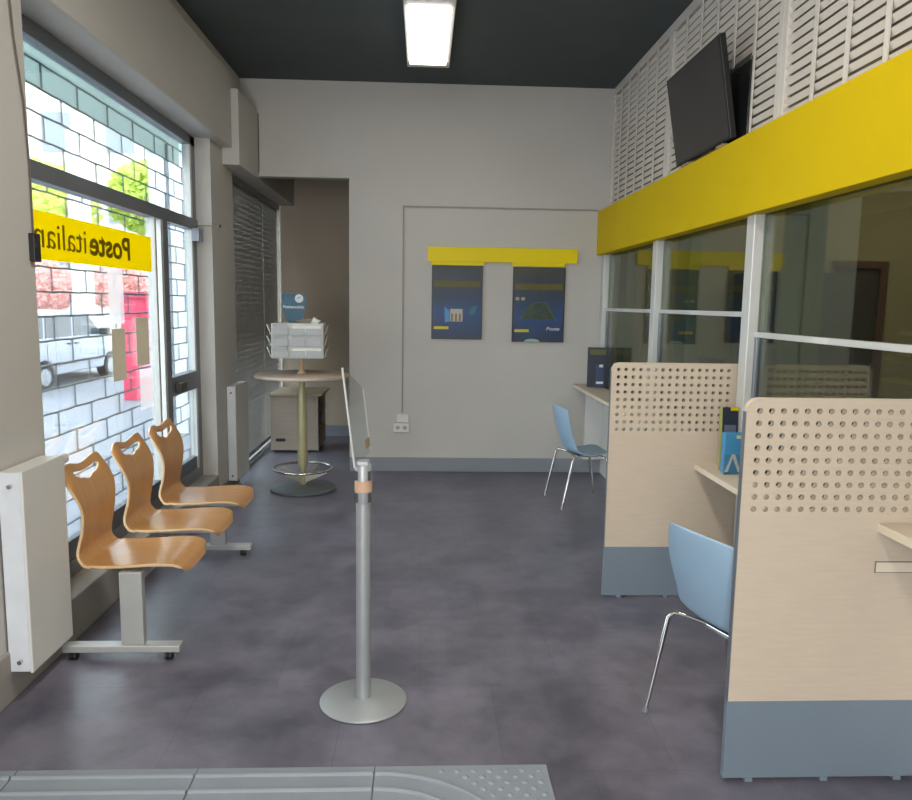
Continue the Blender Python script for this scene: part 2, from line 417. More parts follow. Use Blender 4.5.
# small fittings by the window
t = thing('door_sensor', 'small white door sensor with thin metal rod at the top of the side pane', 'sensor', (-1.79, 6.1, 2.16))
MB().box(-1.80, -1.74, 6.04, 6.14, 2.10, 2.20, bev=.004).done('sensor_box', pm('sensor_grey', lin(150, 158, 168), .5), t)
MB().tube([(-1.77, 6.09, 2.22), (-1.60, 6.13, 2.225)], .005, 8).done('rod', STEEL, t)
MB().tube([(-1.60, 6.13, 2.235), (-1.60, 6.13, 2.212)], .008, 8).done('rod_tip', BLACK, t)
t = thing('contact_block', 'black contact block on the near window pier beside the yellow sign', 'sensor', (-1.67, 3.37, 1.8))
MB().box(-1.682, -1.655, 3.345, 3.40, 1.80, 1.92, bev=.004).done('block', BLACK, t)
tag(MB().tube([(-1.672, 3.27, 3.0), (-1.672, 3.30, 2.7), (-1.673, 3.355, 2.45), (-1.673, 3.375, 2.2), (-1.673, 3.375, 1.91)], .004, 6).done('alarm_cable', pm('cable_brown', lin(92, 84, 76), .6), smooth=True), 'thin dark cable running up the near window pier', 'cable')

# ------------------------------------------------------------------ radiators
def radiator(name, label, x0, x1, y0, y1, z0, z1):
    t = thing(name, label, 'radiator', ((x0 + x1) / 2, (y0 + y1) / 2, z0))
    MB().box(x1 - .012, x1, y0, y1, z0, z1, bev=.004).done('front_panel', WHITE, t)
    MB().box(x0, x1 - .012, y0 + .004, y0 + .016, z0 + .004, z1 - .006, bev=.003).done('side_panel', pm('radiator_side', lin(214, 218, 222), .4), t)
    MB().box(x0, x1 - .012, y1 - .016, y1 - .004, z0 + .004, z1 - .006, bev=.003).done('side_panel', WHITE, t)
    b = MB(); b.box(x0, x1 - .012, y0 + .016, y1 - .016, z1 - .012, z1 - .006)
    b.done('top_grille', WHITE, t)
    b = MB(); b.box(x0, x0 + .015, y0 + .02, y1 - .02, z0 + .02, z1 - .02)
    n = int((y1 - y0) / .035)
    for i in range(n):
        yy = y0 + .03 + i * (y1 - y0 - .06) / max(1, n - 1)
        b.box(x0 + .015, x1 - .014, yy - .004, yy + .004, z0 + .03, z1 - .03)
    b.done('convector_fins', WHITE, t)
    MB().tube([((x0 + x1) / 2, y0 + .006, z0 + .05), ((x0 + x1) / 2, y0 - .012, z0 + .05)], .009, 12).done('plug', STEEL, t)
    MB().tube([((x0 + x1) / 2, y0 + .006, z1 - .06), ((x0 + x1) / 2, y0 - .012, z1 - .06)], .009, 12).done('bleed_valve', STEEL, t)
    b = MB()
    for yy in (y0 + .12, y1 - .12): b.box(-1.682, x0 + .001, yy - .015, yy + .015, z0 + .1, z1 - .1)
    b.done('wall_bracket', WHITE, t)
    return t
radiator('radiator', 'large white panel radiator on the near left pier in front of the wooden bench', -1.672, -1.575, 2.985, 3.34, .125, .965)
radiator('radiator', 'narrow white panel radiator on the far pier beside the venetian blind', -1.675, -1.60, 6.50, 6.96, .085, .92)
t = thing('radiator_valve', 'white thermostatic radiator valve beside the near radiator top', 'valve', (-1.64, 3.38, .90))
MB().tube([(-1.625, 3.335, .925), (-1.625, 3.375, .925)], .012, 12).done('valve_body', STEEL, t, smooth=True)
MB().tube([(-1.625, 3.375, .925), (-1.625, 3.44, .925)], .024, 16).done('thermostat_head', WHITE, t, smooth=True)

# ------------------------------------------------------------------ wooden beam bench
def seat_mesh():
    # side profile in (x,z) for the upper surface, local to seat centre; x forward
    ctrl = [(-.335, .897), (-.305, .836), (-.276, .76), (-.262, .68), (-.270, .59), (-.285, .52), (-.288, .48), (-.272, .448), (-.235, .432), (-.17, .427), (-.08, .430), (.01, .436), (.085, .440), (.145, .437), (.187, .422), (.210, .392)]
    wid = [.206, .216, .206, .182, .172, .178, .186, .194, .200, .205, .208, .210, .210, .206, .196, .150]
    def cr(P, u):
        n = len(P) - 1; i = min(int(u * n), n - 1); t = u * n - i
        g = lambda k: P[max(0, min(n, k))]
        p0, p1, p2, p3 = g(i - 1), g(i), g(i + 1), g(i + 2)
        f = lambda a, b, c, d: .5 * (2 * b + (c - a) * t + (2 * a - 5 * b + 4 * c - d) * t * t + (3 * b - a - 3 * c + d) * t ** 3)
        return tuple(f(*q) for q in zip(p0, p1, p2, p3)) if isinstance(p1, tuple) else f(p0, p1, p2, p3)
    NU, NV = 90, 40
    bm = bmesh.new(); V = []
    for i in range(NU + 1):
        u = i / NU; x, z = cr(ctrl, u); hw = cr(wid, u)
        row = []
        for j in range(NV + 1):
            s = -1 + 2 * j / NV
            y = s * hw
            # top edge: rounded horns with a shallow dip between
            dip = 0
            k = max(0, 1 - u / .16)
            dip = k * (.024 * math.cos(s * PI / 1.5) ** 2 if abs(s) < .75 else 0)
            rnd = k ** 1 * (.045 * max(0, (abs(s) - .72) / .28) ** 2.2)
            kf = max(0, (u - .93) / .07)
            xf = -kf * .02 * max(0, (abs(s) - .6) / .4) ** 2
            zz = z - dip - rnd
            row.append(bm.verts.new((x + xf + .010 * s * s * (1 if u < .5 else 0), y, zz + (.006 * s * s if u > .55 else 0))))
        V.append(row)
    for i in range(NU):
        for j in range(NV):
            # smile shaped handle slot
            ym = (V[i][j].co.y + V[i + 1][j + 1].co.y) / 2; zm = (V[i][j].co.z + V[i + 1][j + 1].co.z) / 2
            s = ym / .138
            if i < 25 and abs(s) < 1:
                zc_top = .842 + .014 * s * s; zc_bot = .842 - .036 * math.sqrt(max(0, 1 - s * s)) + .014 * s * s
                if zc_bot < zm < zc_top: continue
            bm.faces.new((V[i][j], V[i][j + 1], V[i + 1][j + 1], V[i + 1][j]))
    bmesh.ops.delete(bm, geom=[v for v in bm.verts if not v.link_faces], context='VERTS')
    # relax the slot outline
    for _ in range(4):
        bv = [v for v in bm.verts if any(e.is_boundary for e in v.link_edges) and abs(v.co.y) < .14 and .80 < v.co.z < .872 and v.co.x < -.2]
        new = {}
        for v in bv:
            nb = [e.other_vert(v).co for e in v.link_edges if e.is_boundary]
            if len(nb) == 2: new[v] = v.co * .4 + (nb[0] + nb[1]) * .3
        for v, c in new.items(): v.co = c
    bmesh.ops.recalc_face_normals(bm, faces=bm.faces)
    me = bpy.data.meshes.new('seat_shell'); bm.to_mesh(me); bm.free(); me.materials.append(WOOD); me.materials.append(WOODE); me.shade_smooth()
    return me
SM = seat_mesh()
t = thing('beam_bench', 'three-seat waiting bench with orange beech ply shells on a grey beam frame', 'bench', (-1.32, 4.12, 0))
off = Vector((-1.32, 4.12, 0))
for yc in (3.58, 4.125, 4.665):
    o = bpy.data.objects.new('seat_shell', SM); COL.objects.link(o); o.parent = t
    o.location = Vector((-1.285, yc, 0)) - off
    md = o.modifiers.new('solid', 'SOLIDIFY'); md.thickness = .013; md.offset = 0; md.material_offset_rim = 1
    md2 = o.modifiers.new('bev', 'BEVEL'); md2.width = .002; md2.segments = 1; md2.limit_method = 'ANGLE'; md2.angle_limit = math.radians(60)
b = MB(); b.box(-1.345, -1.295, 3.42, 4.80, .345, .398)
b.done('beam', SILV, t, bevel=.004)
for yc in (3.575, 4.10, 4.645):
    MB().box(-1.47, -1.13, yc - .10, yc - .06, .398, .418).box(-1.47, -1.13, yc + .06, yc + .10, .398, .418).done('seat_bracket', SILV, t, bevel=.002)
for y in (3.38, 4.83):
    MB().box(-1.37, -1.268, y - .022, y + .022, .068, .415).done('leg', SILV, t, bevel=.004)
    f = MB().box(-1.635, -1.105, y - .03, y + .03, .034, .068).done('foot_bar', SILV, t, bevel=.005)
    for x in (-1.585, -1.155):
        MB().tube([(x - .016, y - .022, .019), (x - .002, y - .022, .019)], .0185, 16).tube([(x + .002, y - .022, .019), (x + .016, y - .022, .019)], .0185, 16).tube([(x, y - .022, .02), (x, y, .036)], .008, 8).done('caster', BLACK, f, smooth=True)

# ------------------------------------------------------------------ queue barrier post
SX, SY = -.232, 2.972
t = thing('barrier_post', 'silver queue post with round base and belt head, standing mid-floor', 'barrier post', (SX, SY, 0))
MB().lathe([(0, .0), (.172, .0), (.179, .003), (.180, .008), (.174, .012), (.05, .018), (.034, .022), (0, .022)], SX, SY, 64).done('base', STAN, t, smooth=True)
MB().tube([(SX, SY, .015), (SX, SY, .85)], .030, 32).done('pole', STAN, t, smooth=True)
MB().tube([(SX, SY, .85), (SX, SY, .858), (SX, SY, 1.0), (SX, SY, 1.008)], .034, 32, radii=[.031, .034, .034, .030]).done('belt_head', STAN, t, smooth=True)
for z0 in (.875, .965):
    for sx in (-1, 1):
        MB().box(SX + sx * .026 - .006, SX + sx * .026 + .006, SY - .030, SY - .012, z0 - .018, z0 + .018).done('belt_slot', BLACK, t)
MB().tube([(SX, SY, .898), (SX, SY, .942)], .0352, 32).done('tape_band', TAPE, t, smooth=True)
# tilted clear sign holder on top, seen almost edge on
t = thing('sign_holder', 'clear acrylic sign holder standing edge-on on top of the queue post', 'sign holder', (SX, SY, 1.008))
A = Vector((SX - .018, SY - .02, 1.005)); U = Vector((-.045, -.02, .395)); Wd = Vector((.055, .33, 0))
def plate(b, u0, u1, w0, w1, th=.0035, u2=None, u3=None):
    n = U.cross(Wd).normalized() * th
    P = [A + U * a + Wd * c for a, c in ((u0, w0), (u1, w0), (u1 if u2 is None else u2, w1), (u0 if u3 is None else u3, w1))]
    vs = [b.bm.verts.new(p) for p in P] + [b.bm.verts.new(p + n) for p in P]
    for q in ((0, 1, 2, 3), (7, 6, 5, 4), (0, 4, 5, 1), (1, 5, 6, 2), (2, 6, 7, 3), (3, 7, 4, 0)): b.bm.faces.new([vs[i] for i in q])
b = MB(); plate(b, 0, 1, -.12, .66, u2=.72, u3=.05); b.done('acrylic_plate', ACRYL, t)
b = MB(); plate(b, 0, 1, -.15, -.12, .006); b.done('near_edge', pm('acrylic_edge', lin(206, 208, 206), .3), t)
b = MB(); plate(b, .05, .72, .65, .665, .003); b.done('far_edge', MATS['acrylic_edge'], t)
b = MB(); plate(b, .10, .20, .42, .66, .005); b.done('tan_sticker', PAPERB, t)
MB().box(SX - .03, SX + .022, SY - .03, SY + .03, 1.006, 1.022, bev=.003).done('clamp', STAN, t)

# ------------------------------------------------------------------ round bar table
TX, TY = -1.045, 6.575
t = thing('bar_table', 'tall round wooden bar table with khaki pole and steel foot ring', 'table', (TX, TY, 0))
MB().lathe([(0, .995), (.395, .995), (.405, 1.0), (.408, 1.012), (.405, 1.022), (.398, 1.026), (0, 1.026)], TX, TY, 72).done('table_top', TTOP, t, smooth=True)
MB().lathe([(0, 0), (.275, 0), (.285, .006), (.285, .018), (.27, .028), (.06, .045), (0, .045)], TX, TY, 72).done('base', TBASE, t, smooth=True)
MB().tube([(TX, TY, z) for z in (.20, .30, .70, .84, .88, .90)], .04, 32, radii=[.043, .043, .042, .040, .036, .030]).done('pole_sleeve', TPOLE, t, smooth=True)
MB().tube([(TX, TY, .04), (TX, TY, .995)], .028, 24).done('pole', TPOLE, t, smooth=True)
MB().tube([(TX + .25 * math.cos(a * PI / 32), TY + .25 * math.sin(a * PI / 32), .19) for a in range(64)], .011, 12, closed=True).done('foot_ring', STEEL, t, smooth=True)
for k in range(4):
    a = -PI / 4 + k * PI / 2 + .35
    M = Matrix.Translation((TX, TY, 0)) @ Matrix.Rotation(a, 4, 'Z')
    MB().prism([(.02, .06), (.245, .165), (.245, .185), (.02, .13)], -.004, .004, 'y', M).done('ring_gusset', pm('gusset_pale', lin(176, 172, 156), .5), t)

# rotating leaflet carousel on the table
t = thing('leaflet_carousel', 'grey wire-and-panel leaflet carousel on the round bar table', 'leaflet stand', (TX, TY, 1.026))
MB().tube([(TX, TY, z) for z in (1.026, 1.04, 1.06, 1.17, 1.46)], .02, 20, radii=[.040, .036, .018, .015, .013]).done('post', pm('carousel_post_wood', lin(190, 160, 128), .5), t, smooth=True)
CG = pm('carousel_panel', lin(196, 196, 186), .5)
PK = pm('carousel_pocket', lin(150, 152, 150), .35)
ang0 = math.radians(4)
cz0, cz1 = 1.175, 1.465
for k in range(4):
    a = ang0 + k * PI / 2
    M = Matrix.Translation((TX - .015, TY, 0)) @ Matrix.Rotation(a, 4, 'Z')
    d = .205
    p = MB().box(-.215, .215, -d - .006, -d, cz0, cz1, M).done('panel', CG, t)
    b = MB()
    for c in range(3):
        for r in range(3):
            x0 = -.205 + c * .138; z0 = cz0 + .012 + r * .093
            b.box(x0, x0 + .13, -d - .026, -d - .022, z0, z0 + .05, M).box(x0, x0 + .13, -d - .026, -d - .006, z0 - .003, z0, M)
    b.done('pocket', PK, p)
MB().box(TX - .22, TX + .19, TY - .20, TY + .20, cz0 - .004, cz0, Matrix.Translation((TX, TY, 0)) @ Matrix.Rotation(ang0, 4, 'Z') @ Matrix.Translation((-TX, -TY, 0))).done('bottom_tray', CG, t)
# leaflets in the pockets
def leaflet(k, c, r, mt, lb, w=.115, h=.085, tilt=.10, dx=0, grp=None):
    a = ang0 + k * PI / 2; d = .205
    M = Matrix.Translation((TX - .015, TY, 0)) @ Matrix.Rotation(a, 4, 'Z') @ Matrix.Translation((-.205 + c * .138 + .008 + dx, -d - .013, cz0 + .014 + r * .093)) @ Matrix.Rotation(tilt, 4, 'X')
    o = MB().box(0, w, -.004, .002, 0, h, M).done('leaflet', mt)
    tag(o, lb, 'leaflet', grp)
leaflet(0, 1, 2, PAPER, 'wide white leaflet in the top right front pocket of the carousel', w=.235, h=.072, tilt=.16, dx=.02)
leaflet(0, 1, 0, PAPER, 'wide white leaflet in the bottom right front pocket of the carousel', w=.235, h=.072, tilt=.16, dx=.02)
leaflet(0, 1, 1, PAPERG, 'wide grey leaflet in the middle right front pocket of the carousel', w=.235, h=.075, tilt=.05, dx=.02)
for c, r, w in ((0, 0, 'bottom left'), (0, 1, 'middle left'), (0, 2, 'top left')):
    leaflet(0, c, r, PAPERG, 'grey form in the %s front pocket of the carousel' % w)
for k, sd in ((3, 'left'), (1, 'right')):
    for r, nm in enumerate(('bottom', 'middle', 'top')):
        leaflet(k, 0 if k == 1 else 2, r, PAPER if k == 3 else PAPERB, '%s leaflet fanning out of the %s pocket on the carousel %s side' % ('white' if k == 3 else 'buff', nm, sd), tilt=.42)
tag(MB().box(0, .06, 0, .08, 0, .055, Matrix.Translation((TX + .09, TY - .08, 1.465)) @ Matrix.Rotation(.5, 4, 'Y')).done('crumpled_paper', PAPER), 'small crumpled white paper on top of the leaflet carousel', 'paper')
tag(MB().box(0, .15, 0, .10, 0, .022, Matrix.Translation((TX - .04, TY - .02, 1.465)) @ Matrix.Rotation(-.12, 4, 'Y')).done('leaflet_bundle', pm('mauve_paper', lin(140, 120, 112), .7)), 'brownish leaflet bundle lying on top of the leaflet carousel', 'leaflets')

# blue display card rising behind the carousel
t = thing('display_card', 'blue display card with white round emblem rising above the leaflet carousel', 'display card', (TX - .08, TY + .02, 1.465))
cx0, cx1 = TX - .165, TX + .035
CARD = pm('teal_blue_card', lin(58, 98, 118), .5, var=.15, scale=6)
yy = TY + .02
MB().prism([(cx0 + .05, 1.466), (cx1 - .05, 1.466), (cx1 - .02, 1.53), (cx1, 1.60), (cx1, 1.70), (cx1 - .01, 1.715), (cx0 + .01, 1.715), (cx0, 1.70), (cx0, 1.60), (cx0 + .02, 1.53)], yy, yy + .004, 'y').done('card', CARD, t)
MB().disc((cx1 - .055, yy - .001, 1.672), .036, (0, 1, 0), .002, 28).done('round_emblem', WTXT, t)
b = MB(); b.prism([(cx1 - .074, 1.668), (cx1 - .040, 1.682), (cx1 - .046, 1.688), (cx1 - .060, 1.684)], yy - .004, yy - .0022, 'y'); b.done('emblem_stroke', pm('emblem_grey', lin(130, 140, 146), .5), t)
lettering('Postemobile', .034, WTXT, 'lettering', t, (cx0 + .008, yy - .002, 1.588), FRONT, width=.18, bold=.0008)

# ------------------------------------------------------------------ low cabinet in the alcove
t = thing('low_cabinet', 'low brown wooden cabinet with open side shelves inside the dark alcove', 'cabinet', (-1.39, 8.5, 0))
MB().box(-1.655, -1.135, 8.23, 8.25, .02, .625).done('front_panel', CABW, t, bevel=.002)
MB().box(-1.665, -1.085, 8.21, 8.86, .625, .65).done('top_slab', pm('cabinet_top_wood', lin(164, 146, 122), .5), t, bevel=.003)
MB().box(-1.655, -1.635, 8.25, 8.84, .02, .625).done('side_panel', CABW, t)
MB().box(-1.655, -1.135, 8.82, 8.84, .02, .625).done('back_panel', CABW, t)
MB().box(-1.30, -1.28, 8.25, 8.82, .05, .625).done('inner_panel', pm('cabinet_dark', lin(70, 74, 78), .6), t)
for z in (.03, .24, .43):
    MB().box(-1.28, -1.137, 8.25, 8.82, z, z + .018).done('shelf', CABW, t)
MB().box(-1.595, -1.495, 8.222, 8.232, .118, .152, bev=.003).done('handle_slot', BLACK, t)
for i, (y, h, z) in enumerate(((8.30, .13, .448), (8.48, .12, .448), (8.35, .14, .258), (8.55, .15, .258), (8.40, .15, .048))):
    nm = ('first binder', 'second binder', 'first binder', 'second binder', 'binder')[i]
    sh = ('top', 'top', 'middle', 'middle', 'bottom')[i]
    o = MB().box(-1.265, -1.16, y, y + .11, z, z + h, bev=.003).done('binder', pm('binder_%d' % i, (lin(110, 72, 62), lin(60, 66, 74), lin(46, 62, 74), lin(52, 58, 66), lin(44, 48, 52))[i], .6))
    tag(o, 'dark %s from the front on the %s side shelf of the alcove cabinet' % (nm, sh), 'binder')

# ------------------------------------------------------------------ counter partition (right)
# yellow fascia
t = thing('fascia_band', 'long plain yellow fascia band along the right wall over the glass', 'fascia', (1.70, 4, 2.13))
MB().box(1.663, 1.75, -.5, BY - .004, 2.13, 2.543).done('fascia_panel', YEL, t, bevel=.003)
MB().box(1.75, 1.86, -.5, BY - .004, 2.15, 2.53).done('backing_rail', WHITE, t)
# mullions and glazed bays
MY = [.72, 2.44, 3.92, 5.57, 7.20]
for i, y in enumerate(MY):
    b = MB(); b.box(1.712, 1.80, y, y + .095, .70 if i in (0,) else .70, 2.15)
    struct(b.done('trim_%d' % (5 + i), WHITEM, bevel=.004))
for i, (y0, y1) in enumerate(zip(MY, MY[1:])):
    rail = 1.512 if i < 2 else 1.615
    w = bpy.data.objects.new('window_%d' % (3 + i), None); COL.objects.link(w); w['kind'] = 'structure'; w.location = (XR, (y0 + y1) / 2, .7)
    a, c = y0 + .095, y1
    b = MB(); b.box(1.745, 1.79, a, c, rail - .014, rail + .014)
    struct(b.done('window_rail', WHITEM, w, bevel=.003))
    b = MB(); b.box(1.75, 1.785, a, a + .03, .70, rail).box(1.75, 1.785, c - .03, c, .70, rail).box(1.75, 1.785, a, c, .70, .72)
    struct(b.done('window_frame', GREYM, w, bevel=.003))
    struct(MB().box(1.764, 1.770, a, c, rail + .014, 2.14).done('pane', OGLASS, w))
    struct(MB().box(1.764, 1.770, a + .03, c - .03, .72, rail - .014).done('pane', OGLASS, w))
    # pale label strip on the rail
    yc = (a + c) / 2 - .05
    struct(MB().box(1.742, 1.745, yc, yc + .14, rail - .012, rail + .012).done('rail_plate', WHITE, w))
# green-tinted inner reveal posts behind each mullion
GRN = pm('green_grey_inner_post', lin(112, 128, 92), .5)
for i, y in enumerate(MY):
    struct(MB().box(1.86, 1.95, y - .28, y - .02, .70, 2.6).done('trim_%d' % (12 + i), GRN, bevel=.003))

# louvred screens above the fascia
BAY = 1.60
ly = BY - .02
k = 0
names = ['farthest bay, meeting the back wall', 'second bay from the back wall, behind the tilted screen', 'third bay from the back wall', 'nearest bay, at the photo top right corner']
for k in range(4):
    y1, y0 = (BY - .008, 5.64, 3.86, 2.08)[k], (5.64, 3.86, 2.08, .30)[k]
    t = thing('louvred_screen', 'white louvred screen above the fascia, %s' % names[k], 'louvre screen', (1.79, (y0 + y1) / 2, 2.545), 'louvred screens above the fascia')
    b = MB(); b.box(1.772, 1.812, y0, y1, 3.60, CZ - .002).box(1.772, 1.812, y0, y1, 2.535, 2.575).box(1.766, 1.812, y0, y0 + .05, 2.575, 3.60).box(1.766, 1.812, y1 - .05, y1, 2.575, 3.60)
    b.done('frame', LOUV, t, bevel=.003)
    n = 6
    for j in range(1, n):
        yy = y0 + .05 + (y1 - y0 - .10) * j / n
        MB().box(1.764, 1.7705, yy - .015, yy + .015, 2.575, 3.60).done('post', LOUV, t)
    b = MB(); z = 2.60
    while z < 3.58:
        b.prism([(1.771, z + .016), (1.774, z + .018), (1.788, z - .010), (1.785, z - .012)], y0 + .05, y1 - .05, 'y')
        z += .050
    b.done('blades', LOUV, t)
    MB().box(1.800, 1.806, y0 + .05, y1 - .05, 2.575, 3.60).done('gap_shade_sheet', pm('louvre_gap_shade', lin(140, 126, 108), .8), t)  # brown sheet added so the louvre gaps look shaded, not black

# tilted wall screen
t = thing('wall_screen', 'black flat screen tilted forward on the louvres above the yellow fascia', 'screen', (1.72, 4.7, 2.56))
ths = math.atan2(.095, .54)
P0 = Vector((1.685, 4.235, 2.578))
M = Matrix.Translation(P0) @ Matrix.Rotation(-ths, 4, 'Y')
MB().box(.0, .035, 0, .90, 0, .555, M, bev=.004).done('screen_housing', BLACK, t)
MB().box(-.003, .0, .012, .888, .014, .543, M).done('screen_glass', SCREEN, t)
MB().box(1.70, 1.79, 4.45, 4.92, 2.66, 2.98).done('mounting_bracket', BLACK, t)
MB().box(1.665, 1.74, 4.30, 4.40, 2.545, 2.562).box(1.665, 1.74, 4.86, 4.98, 2.545, 2.562).done('rest_clip', pm('clip_tan', lin(150, 130, 106), .6), t)
t = thing('dark_panel', 'dark glossy upright panel on the louvres just behind the tilted screen', 'panel', (1.75, 4.3, 2.56))
MB().box(1.752, 1.7635, 4.19, 4.60, 2.545, 2.98).done('panel_body', pm('dark_gloss', lin(34, 36, 36), .18, var=.2, scale=5), t, bevel=.003)
MB().box(1.750, 1.7635, 4.19, 4.60, 2.98, 3.0).done('panel_edge', pm('green_grey_edge', lin(78, 86, 74), .4), t)

# ------------------------------------------------------------------ perforated dividers
def divider(x0, x1, y, ztop, hx0, pitchx, label):
    th = .024; yf, yb = y - th / 2, y + th / 2
    t = thing('desk_divider', label, 'divider', ((x0 + x1) / 2, y, 0))
    bm = bmesh.new()
    nc, nr = 16, 9; pz = .0415; r = .0102
    gx0, gx1 = hx0 - pitchx / 2, hx0 + pitchx * (nc - .5)
    gz1 = ztop - (.042 if y < 3 else .038) + pz / 2; gz0 = gz1 - nr * pz
    def face(pts2):
        a = [bm.verts.new((p[0], yf, p[1])) for p in pts2]; bm.faces.new(a)
        c = [bm.verts.new((p[0], yb, p[1])) for p in pts2]; bm.faces.new(c[::-1])
    gx1 = min(gx1, x1 - .002)
    R = .045
    arc = [(x0 + R - R * math.sin(q * PI / 16), ztop - R + R * math.cos(q * PI / 16)) for q in range(9)]   # top -> left
    arc = [p for p in arc]
    outline = [(x0, .30), (x1, .30), (x1, ztop)] + arc
    # solid borders
    face([(x0, .30), (x1, .30), (x1, gz0), (x0, gz0)])
    face([(x0, gz0), (gx0, gz0), (gx0, gz1), (x0, gz1)] if False else [(x0, gz0), (gx0, gz0), (gx0, gz1), (gx0, ztop)] + [p for p in arc if p[0] < gx0])
    face([(gx0, gz1), (x1, gz1), (x1, ztop)] + [p for p in arc if p[0] > gx0] + [(gx0, ztop - R + math.sqrt(max(0, R * R - (x0 + R - gx0) ** 2)) if gx0 < x0 + R else ztop)])
    face([(gx1, gz0), (x1, gz0), (x1, gz1), (gx1, gz1)])
    N = 16
    for c in range(nc):
        for q in range(nr):
            cx = hx0 + c * pitchx; cz = gz1 - (q + .5) * pz
            hxw, hzw = pitchx / 2, pz / 2
            rightx = min(cx + hxw, gx1)
            cf, cb, sf, sb = [], [], [], []
            for a in range(N):
                an = 2 * PI * a / N; ca, sa = math.cos(an), math.sin(an)
                kx = 1 / max(abs(ca), abs(sa))
                sxp = cx + ca * kx * hxw; szp = cz + sa * kx * hzw
                sxp = min(sxp, rightx)
                cf.append(bm.verts.new((cx + r * ca, yf, cz + r * sa))); cb.append(bm.verts.new((cx + r * ca, yb, cz + r * sa)))
                sf.append(bm.verts.new((sxp, yf, szp))); sb.append(bm.verts.new((sxp, yb, szp)))
            for a in range(N):
                n_ = (a + 1) % N
                bm.faces.new((cf[a], cf[n_], sf[n_], sf[a])); bm.faces.new((cb[a], sb[a], sb[n_], cb[n_])); bm.faces.new((cf[a], cb[a], cb[n_], cf[n_]))
    # rim
    n = len(outline)
    for i in range(n):
        p, q = outline[i], outline[(i + 1) % n]
        bm.faces.new([bm.verts.new(v) for v in ((p[0], yf, p[1]), (q[0], yf, q[1]), (q[0], yb, q[1]), (p[0], yb, p[1]))])
    # consistent normals: front faces -Y, back +Y
    bm.normal_update()
    for f in bm.faces:
        c = f.calc_center_median()
        if abs(f.normal.y) > .9:
            if (c.y < y) == (f.normal.y > 0): f.normal_flip()
    o_ = Vector(t.location)
    for v in bm.verts: v.co -= o_
    me = bpy.data.meshes.new('perforated_board'); bm.to_mesh(me); bm.free(); me.materials.append(PALE)
    o = bpy.data.objects.new('perforated_board', me); COL.objects.link(o); o.parent = t
    # grey edge strip and kick board
    b = MB(); b.box(x0 - .0025, x0, yf, yb, .30, ztop - R)
    b.done('edge_strip', GREYM, t)
    MB().box(x0 - .002, x1, yf - .001, yb + .001, .014, .30).done('kick_board', KICK, t, bevel=.002)
    for gx in (x0 + .09, x0 + .36, x1 - .08):
        MB().box(gx - .014, gx + .014, yf - .004, yb + .002, 0, .015, bev=.002).done('glide', KICK, t)
    return t
divider(1.067, 1.773, 2.422, 1.357, 1.111, .0403, 'large perforated pale wood divider in the near right foreground with blue-grey base')
divider(1.038, 1.773, 4.092, 1.343, 1.077, .0410, 'perforated pale wood divider farther away, between the two blue chairs')

# ledges
def ledge(x0, y0, y1, z, label, panel=None):
    t = thing('counter_ledge', label, 'counter', (1.66, (y0 + y1) / 2, z - .03), 'counter ledges under the glass')
    o = MB().prism([(x0, y1), (x0, y0), (1.709, y0), (1.709, y1)], z - .028, z, 'z').done('ledge_board', PALE, t, bevel=.002)
    MB().box(x0 - .003, x0, y0, y1, z - .028, z).done('edge_band', PALE_T, t)
    return t
t = ledge(1.530, 2.44, 4.078, .778, 'pale wood counter ledge between the two perforated dividers')
MB().box(1.60, 1.772, 3.20, 3.225, .0, .75).done('support_panel', WHITE, t)
t = ledge(1.545, .75, 2.408, .935, 'pale wood counter ledge at the photo right edge, before the near divider')
MB().box(1.60, 1.772, 1.5, 1.525, .0, .907).done('support_panel', WHITE, t)
t = ledge(1.478, 4.106, 7.297, .885, 'pale wood counter ledge reaching the back wall beside the far blue chair')
MB().box(1.60, 1.772, 7.26, 7.285, .14, .857).done('support_panel', WHITE, t)
MB().box(1.64, 1.772, 5.5, 5.525, .0, .857).done('support_panel', WHITE, t)
t = thing('bracket_plate', 'thin outlined rectangular plate on the near divider under the ledge', 'plate', (1.63, 2.408, .76))
MB().box(1.545, 1.70, 2.4075, 2.4095, .762, .802).done('plate_outline', pm('plate_outline_taupe', lin(120, 112, 100), .6), t)  # darker plate behind the face, showing as a thin outline
MB().box(1.548, 1.70, 2.4065, 2.4078, .765, .799).done('plate_face', PALE_T, t)

